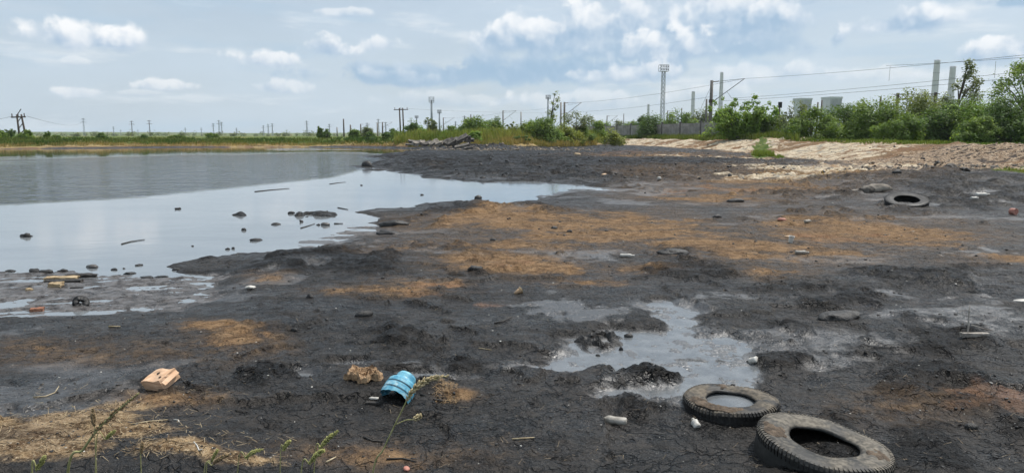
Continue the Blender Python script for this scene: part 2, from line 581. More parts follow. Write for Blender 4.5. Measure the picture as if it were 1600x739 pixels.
def terrain(x, y, want_masks=False):
    x = np.asarray(x, float)
    y = np.asarray(y, float)
    d = np.hypot(x, y)
    az = np.degrees(np.arctan2(x, y))
    dep = y * CP + H * SP
    front = dep > 0.25
    dp = np.where(front, dep, 1.0)
    px = np.where(front, CX + F * x / dp, -9999.0)
    py = np.where(front, CY - F * (y * SP - H * CP) / dp, 9999.0)
    # wandering of outlines, in photo pixels, from noise fixed to the ground
    w1 = fbm(x, y, 0.9, 4, 3) - 0.5
    w2 = fbm(x, y, 0.9, 4, 23) - 0.5
    w3 = fbm(x, y, 0.16, 4, 31) - 0.5
    det = fbm(x, y, 5.0, 5, 41) - 0.5
    mid = fbm(x, y, 1.7, 5, 47) - 0.5
    pxw = px + 120 * w1 + 140 * w3
    pyw = py + 14 * w2

    # pond outline
    k = np.clip(d * 0.02, 0.04, 1.2)
    s = poly_sdf(x + w1 * k * 3.0, y + w2 * k * 6.0, POND)
    s = s + (fbm(x, y, 2.2, 4, 61) - 0.5) * k * 1.2
    bd = np.interp(az, _baz, _bd)
    bw = np.interp(az, _baz, _bw)
    bh = np.interp(az, _baz, _bh)
    o = d - bd + (w3 * 7.0 + w1 * 2.0) * np.clip(bd / 80, .3, 1.2)
    bank = sstep(0, 1, o / bw)

    # broad form of the flat
    lumpf = field(px + 60 * w1, py + 8 * w2, LUMPY)
    lump = sstep(-0.05, 0.40, lumpf * .8 + mid * 2.0 + det * 1.0 - .02)
    z = -0.022 + 0.07 * fbm(x, y, 0.22, 3, 71) * np.clip(d / 12, 0.25, 1.3)
    z += 0.020 * fbm(x, y, 1.3, 4, 73)
    rid = fbm(x, y, 2.6, 5, 79, 0.55, True)
    rid2 = fbm(x * 0.8, y * 1.0, 0.75, 5, 83, 0.55, True)
    big = np.clip((d - 6) / 25, 0, 1)
    z += lump * ((0.020 + .015 * big) * rid + 0.018 * (rid2 - 0.4) + big * (0.24 * np.clip(rid2 - 0.42, 0, 1) + 0.06 * (rid - .3)))
    z += 0.010 * fbm(x, y, 7.0, 5, 89, 0.6, True) * (0.35 + 0.65 * lump)
    z += 0.006 * sstep(0.55, 0.75, fbm(x, y, 3.2, 4, 97)) * (d < 14)
    near = np.clip((22 - d) / 10, 0, 1)
    wx, wy = x + .10 * w1 + .03 * det, y + .10 * w2
    rough = sstep(.36, .62, fbm(x, y, .55, 4, 231)) * .85 + .25 + .5 * lump
    z += near * rough * (0.011 * (fbm(wx, wy, 6.5, 4, 233, .6, True) - .55) + 0.005 * (fbm(wx, wy * 1.25, 17.0, 3, 237, .6, True) - .55))
    z += near * 0.05 * rough * np.clip(fbm(x, y, 3.6, 4, 239) - .62, 0, 1)
    z -= near * 0.020 * sstep(.90, .985, fbm(wx * .9, wy, 1.15, 3, 241, .35, True))
    tw = fbm(x, y, 2.4, 5, 251) + .10 * (fbm(x, y, 11.0, 3, 253) - .5)
    for th, hh in ((.42, .009), (.50, .010), (.58, .012), (.66, .012)):
        z += near * hh * sstep(th, th + .016, tw) * (.45 + .55 * lump) * np.minimum(rough, 1.2)
    # low plates of hardened tar with broken edges
    pl = fbm(x, y, 0.85, 5, 101)
    z += 0.024 * sstep(0.50, 0.512, pl + 0.09 * det) * (1 - 0.5 * lump) * np.clip((14 - d) / 6, 0, 1)
    # the black tongue between inlet and far bank, the dark slope on the right, the orange heap, the rubble heap
    for (cx, cy, rx, ry, hh) in ((640, 243, 6, 8, .12), (760, 250, 8, 9, .12), (700, 262, 4, 4, .08), (840, 258, 7, 7, .10), (960, 256, 8, 9, .12), (1080, 260, 8, 8, .10),
                                 (1500, 290, 5, 4, .18), (1600, 295, 6, 5, .22),
                                 (1500, 440, 1.6, .8, .06),
                                 (60, 720, 1.2, .5, .10), (740, 332, 2.2, 1.4, .10), (640, 350, 1.5, .9, .06), (1540, 510, 1.2, .6, .06)):
        c = G(cx, cy)
        z += hh * bumpf(x + w1 * rx * .5, y + w2 * ry * .5, c, rx, ry)
    z += bank * bh * (0.92 + 0.16 * fbm(x, y, 0.35, 4, 107))
    # gullies and loose heaps on the sandy bank
    right = sstep(930, 1000, np.where(front, CX + F * x / np.maximum(y, .3), -9999))
    z += right * np.exp(-((o - bw * .6) / (bw * .6)) ** 2) * (0.45 * (fbm(x, y, 0.30, 5, 109, .55, True) - .55) + 0.1 * fbm(x, y, 1.4, 4, 110, .5, True))
    for (sx, sy, sY, srx, sry, sh) in ((655, 222, 86, 4.5, 3.5, .55), (690, 222, 83, 4.5, 3.5, .6), (722, 218, 83, 3.6, 3.5, .8), (745, 222, 84, 5, 4, .4)):
        c = D(sx, sy, sY)
        z += sh * bumpf(x + w1, y + w2, c, srx, sry)
    c = D(1186, 224, 72)
    z += 0.5 * bumpf(x + w1, y + w2, c, 3.6, 5.0)
    c = D(1535, 240, 38)
    heap = bumpf(x + w1 * 1.5, y + w2 * 1.5, c, 6.4, 4.4)
    z += heap * (0.0 + 0.24 * fbm(x, y, 1.1, 5, 113, .6, True))
    c = G(1480, 271)
    ledge = bumpf(x + w1, y + w2, c, 4.2, .9)
    z += ledge * (.12 + .16 * fbm(x, y, 1.6, 5, 115, .6, True))

    # hollows that hold water
    z = np.maximum(z, -0.010 + 0.008 * rid + 0.006 * (fbm(x, y, 15., 3, 243, .6, True) - .5))
    pfl = field(px + 34 * w1 + 60 * det * .3, py + 9 * w2, PUDDLE) - lump * .45 + mid * .7 + det * .8 + .10
    pud = sstep(-0.30, 0.28, pfl)
    pz = -0.020 + 0.020 * (fbm(x, y, 9.0, 4, 121) - 0.44) + 0.010 * (fbm(x, y, 40.0, 3, 122) - .5)
    z = z * (1 - pud) + pz * pud
    hol = sstep(0.0, 0.4, field(px + 40 * w1, py + 3 * w2, HOLLOW) + mid * 1.1)
    z = z * (1 - hol) + (WZ - 0.03 + 0.09 * fbm(x, y, 2.6, 4, 125)) * hol
    # hand over to the pond
    shore = sstep(-1, 0, s / (k * 4 + .05))
    lim = WZ + 0.012 + np.clip(-s, 0, 50) * (.07 + .10 * rid2 * lump)
    z = np.where(s < 0, np.minimum(z, lim + 0.02 * rid), z)
    zin = WZ + 0.012 - 0.35 * sstep(0, 1, s / (k * 5 + .3)) - 0.02 * sstep(0, 1, s / (k * .6 + .01))
    z = np.where(s >= 0, zin, z)
    # shallow wrinkled scum and the grey mud flat beside it
    fx, fy = x * 0.9 + y * 0.35, y - x * .25
    wr = fbm(fx * .55 + w1 * .8, fy * 1.9 + w2 * .8, 3.1, 5, 131, .58, True)
    sc = poly_sdf(x + w1 * .5, y + w2 * .9, SCUM)
    scum = sstep(-0.25, 0.10, sc + mid * .5)
    z = np.where(scum > 0, z * (1 - scum) + (WZ + .0005 + 0.050 * (wr - .50)) * scum, z)
    mu = poly_sdf(x + w1 * .5, y + w2 * .9, MUD)
    mud = sstep(-0.1, 0.35, mu + mid * .6)
    z = np.where(mud > 0, z * (1 - mud) + (WZ - .004 + 0.05 * (wr - .50)) * mud, z)
    isl = sstep(0.0, 0.8, field(px + 20 * w1, py + 2.0 * w2, ISLE) + det * .9)
    z = np.maximum(z, np.where(isl > 0, WZ - .05 + isl * (.075 + .10 * rid * rid2), -9))
    # far land: gently uneven, with low hills on the skyline
    z += sstep(150, 500, d) * 0.0
    z += sstep(1300, 2700, d) * (5 + 13 * fbm(x, y, 0.0011, 4, 151)) * sstep(-2, 14, -az + 12)
    if not want_masks:
        return z

    sfl = field(pxw, pyw, SAND)
    sand = np.maximum(sstep(-0.25, 0.85, sfl + mid * 1.1 + det * .6 - lump * .25), .34 * sstep(-1.1, .3, sfl + w3 * 1.5))
    dirt = sstep(-.1, 0.8, field(pxw, pyw, DIRT) + mid * .9 + det * .9)
    rust = sstep(-.1, 0.9, field(pxw, pyw, RUST) + mid * .9 + det * .8)
    wet_sheen = sstep(0.0, 0.7, field(pxw * .5 + px * .5, pyw, WET_SHEEN) + mid * .9 + det * 1.2)
    wet_sheen = np.maximum(wet_sheen, 0.6 * sstep(.60, .74, fbm(x * .7, y, 1.1, 5, 161)) * (front & (s < 0)))
    # banks
    pxh = np.where(front, CX + F * x / np.maximum(y, .3), -9999)
    rsand = right * sstep(-7.0, 1.5, o + mid * 7) * (1 - sstep(bw * .9, bw * 1.3, o + mid * 3 + np.clip(pxh - 1450, 0, 100) * .0))
    flat = right * sstep(-9, -3, o + mid * 8) * sstep(0.42, 0.6, fbm(x * .5, y * 1.5, .5, 4, 171))
    sand = np.maximum(sand, np.maximum(rsand, flat * .8))
    pale = rsand * sstep(.36, .58, .5 * fbm(x, y, .22, 5, 173) + .5 * fbm(x * .6, y * 1.3, .9, 5, 174) + .25 * det) * (1 - heap)
    pale = np.maximum(pale, right * .9 * np.exp(-((o + .3) / 1.6) ** 2) * sstep(.40, .55, fbm(x, y, .4, 4, 175)))
    pale = np.maximum(pale, .8 * sstep(-.1, .8, field(pxw, py + 4 * w2, [(1330, 270, 190, 9, 1), (1420, 262, 130, 8, 1), (1215, 283, 110, 7, .8), (1490, 266, 90, 6, .9), (1130, 252, 110, 4, .6), (1050, 247, 90, 3.5, .6)]) + mid * 1.1 + det * .6))
    rust = np.maximum(rust, rsand * sstep(.45, .58, .6 * fbm(x, y, .28, 5, 177) + .4 * fbm(x, y, 1.1, 4, 178)) * .8)
    sand = np.where(heap > .25, np.maximum(sand, .8), sand)
    grass = np.where(pxh < 930, sstep(3.6, 5.6, o + mid * 2), sstep(bw * 1.1, bw * 1.35, o + mid * 3))
    grass = np.where(front, grass, sstep(1.5, 4.5, o))
    grass = np.maximum(grass, sstep(0, .4, field(px, py, GREEN) + det))
    straw = (1 - right) * np.exp(-((o - 3.2) / 1.7) ** 2) * (0.5 + 0.9 * (mid + .3))
    straw = np.maximum(straw, (1 - right) * sstep(.5, .68, fbm(x, y, .12, 4, 181)) * sstep(3, 6, o) * .6)
    sand = np.maximum(sand, (1 - right) * (pxh < 720) * np.exp(-((o - 1.9) / 1.2) ** 2) * .9)
    rust = np.maximum(rust, (1 - right) * (pxh < 720) * np.exp(-((o - 1.6) / 1.1) ** 2) * .6)
    A = np.stack([np.clip(sand, 0, 1), np.clip(rust, 0, 1), np.clip(wet_sheen, 0, 1), np.clip(lump, 0, 1)], -1)
    B = np.stack([np.clip(grass, 0, 1), np.clip(pale, 0, 1), np.clip(np.maximum(scum, mud) * (s > -1), 0, 1), np.clip(np.maximum(dirt, 0), 0, 1)], -1)
    C = np.stack([np.clip(straw, 0, 1), np.clip(heap * 1.4 + ledge, 0, 1), np.clip(sstep(.0, .3, pfl) * (1 - sstep(-.010, .0, z)), 0, 1), np.zeros_like(x)], -1)
    return z, A, B, C


def gh(x, y):
    return float(terrain(np.array([x]), np.array([y]))[0])


def ground_material():
    m, T, b, out = material("ground_surface")
    geo = T.new('ShaderNodeNewGeometry').outputs['Position']
    a = T.new('ShaderNodeAttribute', attribute_name='mask_a')
    bb = T.new('ShaderNodeAttribute', attribute_name='mask_b')
    cc = T.new('ShaderNodeAttribute', attribute_name='mask_c')
    sand, rust, wet_sheen = T.sep(a.outputs['Color'])
    lump = a.outputs['Alpha']
    grass, pale, scum = T.sep(bb.outputs['Color'])
    dirt = bb.outputs['Alpha']
    straw, heap, pud = T.sep(cc.outputs['Color'])
    n_fine = T.noise(geo, 60.0, 3, 0.65)
    n_med = T.noise(geo, 9.0, 5, 0.62, 0.3)
    n_big = T.noise(geo, 1.6, 6, 0.62, 0.4)
    n_huge = T.noise(geo, 0.35, 5, 0.6)
    n_str = T.noise(T.vmath('MULTIPLY', geo, (.40, 1.6, 1.0)), 1.3, 6, .66, .5)
    # cracked skin of the tar
    wn = T.new('ShaderNodeTexNoise')
    T.l.new(geo, wn.inputs['Vector'])
    wn.inputs['Scale'].default_value = 4.0
    wn.inputs['Detail'].default_value = 3.0
    wsc = T.vmath('SCALE', wn.outputs[1])
    wsc.node.inputs['Scale'].default_value = 0.8
    wp = T.vmath('ADD', geo, wsc)

    def cracks(scale, width):
        v = T.new('ShaderNodeTexVoronoi', feature='DISTANCE_TO_EDGE')
        T.l.new(wp, v.inputs['Vector'])
        v.inputs['Scale'].default_value = scale
        return T.ramp(v.outputs['Distance'], 0.0, width)
    c1 = cracks(1.7, 0.022)
    c2 = cracks(5.0, 0.045)
    gate1 = T.ramp(n_big, 0.40, 0.54, 0, 1.0)
    gate2 = T.ramp(T.noise(geo, 2.7, 4, .6), 0.44, 0.56, 0, .9)
    crack = T.math('MULTIPLY', T.mixf(gate1, 1.0, c1), T.mixf(gate2, 1.0, c2))
    # colours
    tar = T.mix(T.ramp(n_big, 0.34, 0.66), (0.0062, 0.0054, 0.0047), (0.0225, 0.0190, 0.0160))
    tar = T.mix(T.ramp(n_med, 0.5, 0.70, 0, .65), tar, (0.042, 0.0365, 0.032))
    tar = T.mix(T.ramp(n_huge, 0.5, 0.66, 0, .45), tar, (0.036, 0.028, 0.022))
    tar = T.mix(T.ramp(n_fine, 0.56, 0.72, 0, 0.6), tar, (0.075, 0.066, 0.058))
    n_grit = T.noise(geo, 27.0, 4, .66, .8)
    tar = T.mix(T.ramp(n_grit, 0.48, 0.36, 0, 0.85), tar, (0.0042, 0.004, 0.0038))
    wr_n = T.noise(T.vmath('MULTIPLY', wp, (.8, 1.15, 1.0)), 3.3, 4, .55, .7)
    wrinkle = T.ramp(T.math('ABSOLUTE', T.math('SUBTRACT', wr_n, .5)), 0.0, 0.016)
    wrinkle = T.mixf(T.ramp(n_big, .60, .44, 0, .9), 1.0, wrinkle)
    tar = T.mix(T.math('SUBTRACT', 1.0, wrinkle), tar, (0.0035, 0.0034, 0.0033))
    tar = T.mix(T.ramp(T.noise(geo, 4.2, 4, .62, .6), .48, .36, 0, .8), tar, (0.0062, 0.006, 0.0058))
    tar = T.mix(T.math('MULTIPLY', lump, .7), tar, (0.0080, 0.0076, 0.0074))
    tar = T.mix(T.math('SUBTRACT', 1.0, crack), tar, (0.003, 0.003, 0.003))
    sandc = T.mix(T.ramp(n_med, 0.3, 0.7), (0.165, 0.096, 0.048), (0.285, 0.185, 0.102))
    palec = T.mix(T.ramp(n_med, 0.3, 0.7), (0.43, 0.345, 0.235), (0.67, 0.58, 0.44))
    palec = T.mix(T.ramp(n_big, 0.50, 0.62, 0, .8), palec, (0.22, 0.215, 0.19))
    palec = T.mix(T.ramp(n_str, 0.50, 0.40, 0, .75), palec, (0.27, 0.165, 0.085))
    rustc = T.mix(T.ramp(n_med, 0.3, 0.7), (0.15, 0.075, 0.040), (0.235, 0.13, 0.075))
    dirtc = T.mix(T.ramp(n_med, 0.35, 0.65), (0.095, 0.058, 0.030), (0.33, 0.235, 0.135))
    dirtc = T.mix(T.ramp(n_fine, 0.52, 0.72, 0, .8), dirtc, (0.52, 0.42, 0.29))
    dirtc = T.mix(T.ramp(n_str, .48, .38, 0, .6), dirtc, (0.045, 0.030, 0.02))
    grassc = T.mix(T.ramp(n_big, 0.35, 0.65), (0.055, 0.095, 0.020), (0.135, 0.165, 0.045))
    strawc = T.mix(T.ramp(n_med, 0.35, 0.65), (0.24, 0.165, 0.075), (0.36, 0.28, 0.13))
    scumc = T.mix(T.ramp(n_med, 0.35, 0.65), (0.050, 0.044, 0.041), (0.105, 0.094, 0.088))
    heapc = T.mix(T.ramp(n_med, 0.36, 0.6), (0.14, 0.085, 0.05), (0.40, 0.31, 0.22))
    heapc = T.mix(T.ramp(n_big, 0.52, 0.6), heapc, (0.055, 0.045, 0.04))
    breakup = T.math('ADD', T.math('MULTIPLY', T.math('SUBTRACT', n_med, 0.5), 1.1), T.math('MULTIPLY', T.math('SUBTRACT', n_fine, 0.5), .5))

    def cover(mk, lo=0.25, hi=0.75, amt=1.0):
        f = T.math('ADD', mk, T.math('MULTIPLY', breakup, T.math('MINIMUM', T.math('MULTIPLY', mk, 2.0), 1.0)))
        return T.math('MULTIPLY', T.ramp(f, lo, hi), amt)
    f_sand = T.math('MULTIPLY', T.math('MULTIPLY', cover(sand, 0.0, 1.05, 0.95), T.ramp(n_fine, .30, .5, .75, 1.0)), T.ramp(n_str, .30, .54, .45, 1.0))
    f_dirt = cover(dirt, 0.2, 0.8, 0.95)
    f_rust = T.math('MULTIPLY', cover(rust, 0.15, 1.0, 0.8), T.ramp(n_str, .36, .60, .25, 1.0))
    col = T.mix(f_sand, tar, sandc)
    col = T.mix(f_rust, col, rustc)
    col = T.mix(f_dirt, col, dirtc)
    col = T.mix(cover(pale, 0.2, 0.8), col, palec)
    col = T.mix(cover(heap, .25, .6), col, heapc)
    col = T.mix(cover(scum, .2, .6, .9), col, scumc)
    siltc = T.mix(T.ramp(n_fine, 0.35, 0.65), (0.055, 0.056, 0.058), (0.13, 0.132, 0.136))
    col = T.mix(T.math('MULTIPLY', pud, 0.85), col, siltc)
    col = T.mix(T.math('MULTIPLY', T.math('MULTIPLY', cover(wet_sheen, .30, 1.0), .34), T.math('SUBTRACT', 1.0, lump)), col, (0.085, 0.086, 0.09))  # silvery sky sheen of the wet tar, painted in as pale grey
    col = T.mix(cover(grass, .3, .6), col, grassc)
    col = T.mix(cover(straw, .3, .7), col, strawc)
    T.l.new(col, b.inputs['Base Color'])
    dry = T.math('MAXIMUM', T.math('MAXIMUM', f_sand, f_dirt), T.math('MAXIMUM', T.math('MAXIMUM', grass, pale), T.math('MAXIMUM', straw, heap)))
    wetf = T.math('MULTIPLY', T.ramp(T.math('ADD', wet_sheen, breakup), 0.2, 0.8), T.math('SUBTRACT', 1.0, T.math('MAXIMUM', dry, lump)))
    wetf = T.math('MAXIMUM', wetf, T.math('MAXIMUM', T.math('MULTIPLY', pud, .9), T.math('MULTIPLY', scum, T.ramp(n_med, .40, .62))))
    r = T.math('ADD', T.ramp(n_med, 0.32, 0.70, 0.24, 0.52), T.ramp(n_str, .36, .64, .22, 0.0))
    r = T.mixf(wetf, r, T.ramp(n_fine, .3, .7, .28, .46))
    r = T.mixf(dry, r, 0.95)
    T.l.new(r, b.inputs['Roughness'])
    spec = T.mixf(dry, T.mixf(wetf, T.mixf(lump, 0.27, 0.11), 0.78), 0.10)
    T.l.new(spec, b.inputs['Specular IOR Level'])
    # relief
    bp0 = T.new('ShaderNodeBump')
    bp0.inputs['Distance'].default_value = 0.085
    T.put(bp0.inputs['Strength'], T.mixf(wetf, 0.85, 0.25))
    hgt = T.math('ADD', T.math('MULTIPLY', n_med, 0.62), T.math('MULTIPLY', n_big, 0.8))
    T.l.new(hgt, bp0.inputs['Height'])
    bp1 = T.new('ShaderNodeBump')
    bp1.inputs['Distance'].default_value = 0.024
    T.put(bp1.inputs['Strength'], T.mixf(wetf, 0.95, 0.35))
    h2 = T.math('ADD', T.math('ADD', T.math('MULTIPLY', n_grit, .85), T.math('MULTIPLY', wrinkle, .6)), T.math('ADD', T.math('MULTIPLY', crack, 1.2), T.math('MULTIPLY', n_fine, .45)))
    T.l.new(h2, bp1.inputs['Height'])
    T.l.new(bp0.outputs[0], bp1.inputs['Normal'])
    T.l.new(bp1.outputs[0], b.inputs['Normal'])
    return m


def build_ground():
    fine = np.radians(np.arange(-43.0, 43.001, 0.135))
    lo = np.radians(np.arange(-180.0, -43.0, 4.0))
    hi = np.radians(np.arange(47.0, 179.0, 4.0))
    th = np.concatenate([lo, fine, hi])
    r = [0.02]
    while r[-1] < 2920:
        q = r[-1]
        st = 0.25 if q < .5 else 0.03 if q < 2.0 else 0.0058 if q < 40 else 0.0075 if q < 125 else 0.03
        r.append(q * (1 + st))
    r = np.array(r)
    R, TH = np.meshgrid(r, th, indexing='ij')
    x, y = (R * np.sin(TH)).ravel(), (R * np.cos(TH)).ravel()
    z, A, B, C = terrain(x, y, True)
    nr, na = R.shape
    i = np.arange(nr - 1)[:, None] * na
    j = np.arange(na)[None, :]
    j2 = (j + 1) % na
    f = np.stack([i + j, i + j2, i + na + j2, i + na + j], -1).reshape(-1, 4)[:, ::-1]
    v = np.stack([x, y, z], -1)
    # close the small gap underfoot
    v = np.vstack([v, [[0, 0, float(z[:na].mean())]]])
    me = mesh_np("ground", v, f, True)
    for nm, arr in (('mask_a', A), ('mask_b', B), ('mask_c', C)):
        set_color(me, nm, np.vstack([arr, arr[:1]]))
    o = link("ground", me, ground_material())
    return setting(o)


GROUND = build_ground()


# ------------------------------------------------------------------ water
def build_water():
    th = np.radians(np.linspace(-75, 32, 321))
    r = 1.5 * np.exp(np.linspace(0, math.log(150 / 1.5), 260))
    R, TH = np.meshgrid(r, th, indexing='ij')
    x, y = (R * np.sin(TH)).ravel(), (R * np.cos(TH)).ravel()
    dep = y * CP + (H - WZ) * SP
    px = CX + F * x / dep
    py = CY - F * (y * SP - (H - WZ) * CP) / dep
    w = (fbm(x, y, .12, 4, 201) - .5)
    # wind-roughened patch: below the smooth far strip, above the still near film
    edge = np.interp(px, [-600, 0, 200, 400, 520, 575, 640], [352, 320, 309, 290, 277, 262, 240])
    top = np.interp(px, [-600, 0, 150, 350, 480, 560, 640], [262, 256, 250, 244, 238, 240, 250])
    rip = sstep(-2.5, 1.5, edge - py + w * 5) * sstep(-5, 5, py - top + w * 22) * (1 - .6 * sstep(480, 590, px + w * 200) * 0)
    film = sstep(-2, 2, py - edge - w * 5)
    me = mesh_np("pond_water", np.stack([x, y, np.full_like(x, WZ)], -1), _grid(R.shape), True)
    set_color(me, 'mask', np.stack([rip, film, w + .5, np.ones_like(x)], -1))
    m, T, b, out = material("pond_surface")
    at = T.new('ShaderNodeAttribute', attribute_name='mask')
    rp, fl, _ = T.sep(at.outputs['Color'])
    geo = T.new('ShaderNodeNewGeometry').outputs['Position']
    st = T.vmath('MULTIPLY', geo, (0.22, 1.0, 1.0))
    streak = T.noise(st, 0.9, 5, .6)
    base = T.mix(fl, (0.034, 0.043, 0.056), T.mix(T.ramp(streak, .35, .65), (0.14, 0.153, 0.162), (0.185, 0.20, 0.208)))
    specks = T.ramp(T.noise(T.vmath('MULTIPLY', geo, (.5, 1.5, 1)), 2.6, 5, .7), .70, .76)
    base = T.mix(T.math('MULTIPLY', specks, fl), base, (0.04, 0.04, 0.04))
    T.l.new(base, b.inputs['Base Color'])
    T.put(b.inputs['IOR'], T.mixf(fl, 1.45, 1.9))
    T.put(b.inputs['Roughness'], T.mixf(rp, T.mixf(fl, 0.03, 0.085), 0.07))
    # wavelets
    wv = T.vmath('MULTIPLY', geo, (1.0, 1.7, 1.0))
    n1 = T.noise(wv, 0.75, 3, .55, .6)
    n2 = T.noise(wv, 2.3, 3, .55, .4)
    hgt = T.math('ADD', n1, T.math('MULTIPLY', n2, .35))
    bp = T.new('ShaderNodeBump')
    bp.inputs['Distance'].default_value = 0.40
    T.put(bp.inputs['Strength'], T.mixf(rp, 0.010, 0.85))
    T.l.new(hgt, bp.inputs['Height'])
    T.l.new(bp.outputs[0], b.inputs['Normal'])
    return setting(link("pond_water", me, m))


def _grid(shape):
    nr, na = shape
    i = np.arange(nr - 1)[:, None] * na
    j = np.arange(na - 1)[None, :]
    return np.stack([i + j + 1, i + j, i + na + j, i + na + j + 1][::-1], -1).reshape(-1, 4)[:, ::-1]


build_water()


def puddle_material():
    m, T, b, out = material("puddle_surface")
    geo = T.new('ShaderNodeNewGeometry').outputs['Position']
    n = T.noise(geo, 6.0, 5, .6)
    g = T.noise(geo, 90.0, 3, .6)
    base = T.mix(T.ramp(n, .35, .65), (0.095, 0.102, 0.108), (0.15, 0.16, 0.168))
    base = T.mix(T.ramp(g, .55, .7, 0, .5), base, (0.05, 0.05, 0.05))
    T.l.new(base, b.inputs['Base Color'])
    T.put(b.inputs['Roughness'], T.ramp(n, .3, .7, .14, .30))
    b.inputs['IOR'].default_value = 1.65
    bp = T.new('ShaderNodeBump')
    bp.inputs['Distance'].default_value = 0.004
    bp.inputs['Strength'].default_value = 0.25
    T.l.new(T.noise(geo, 70.0, 4, .6), bp.inputs['Height'])
    T.l.new(bp.outputs[0], b.inputs['Normal'])
    return m


PUDDLE_MAT = puddle_material()


def build_puddle(name, outline, z):
    pts = [G(px, py, z) for px, py in outline]
    mb = MB().add(pts, [tuple(range(len(pts)))])
    return setting(link(name, mb.mesh(name), PUDDLE_MAT))


build_puddle("puddle", [(820, 585), (1000, 640), (1230, 640), (1240, 560), (1100, 480), (1060, 455), (980, 455), (960, 500), (860, 530)][::-1], -0.016)
build_puddle("puddle", [(430, 600), (720, 600), (720, 570), (600, 555), (500, 555)], -0.016)

# ------------------------------------------------------------------ foliage
def leaves(name, centers, radii, per, size, tints, rng, squash=0.8, up=0.95, aspect=0.6):
    """leaf-sized diamonds spread through clumps; one mesh"""
    n = len(centers)
    cnt = np.maximum(6, (np.asarray(per) * np.ones(n)).astype(int))
    idx = np.repeat(np.arange(n), cnt)
    m = len(idx)
    u = rng.normal(size=(m, 3))
    u /= np.linalg.norm(u, axis=1)[:, None] + 1e-9
    rr = rng.random(m) ** 0.45
    rr *= 1 + 0.35 * rng.normal(size=m) * (rng.random(m) < .35)
    pos = np.asarray(centers)[idx] + u * (rr * np.asarray(radii)[idx])[:, None] * np.array([1, 1, squash])
    nrm = u * .7 + rng.normal(size=(m, 3)) * 0.5 + np.array([0, -.25, up])
    nrm /= np.linalg.norm(nrm, axis=1)[:, None] + 1e-9
    t = np.cross(nrm, rng.normal(size=(m, 3)))
    t /= np.linalg.norm(t, axis=1)[:, None] + 1e-9
    bt = np.cross(nrm, t)
    L = size * (0.6 + 0.8 * rng.random(m))[:, None]
    W = L * aspect
    v = np.stack([pos - t * L * .5, pos + bt * W * .5, pos + t * L * .5, pos - bt * W * .5], 1).reshape(-1, 3)
    f = np.arange(m * 4).reshape(-1, 4)
    me = mesh_np(name, v, f)
    tc = 1.2 * np.asarray(tints)[idx] * (0.72 + 0.56 * rng.random(m))[:, None]
    rgba = np.ones((m * 4, 4), dtype=np.float32)
    rgba[:, :3] = np.repeat(tc, 4, axis=0)
    set_color(me, 'tint', rgba)
    return me


GREENS = {
    'bright': ((0.115, 0.205, 0.034), (0.190, 0.275, 0.055)),
    'mid': ((0.095, 0.160, 0.032), (0.160, 0.230, 0.050)),
    'dark': ((0.065, 0.120, 0.030), (0.110, 0.175, 0.045)),
    'olive': ((0.115, 0.155, 0.040), (0.185, 0.225, 0.060)),
    'grey': ((0.105, 0.140, 0.066), (0.160, 0.190, 0.095)),
    'yellow': ((0.165, 0.205, 0.042), (0.250, 0.275, 0.070)),
}
BARK = plain('bark', (0.05, 0.038, 0.028), (0.11, 0.088, 0.068), 14, .9, .5, 40)


def tint_of(kind, n, rng):
    a, b = (np.array(c) for c in GREENS[kind])
    k = rng.random(n)[:, None]
    return a + (b - a) * k


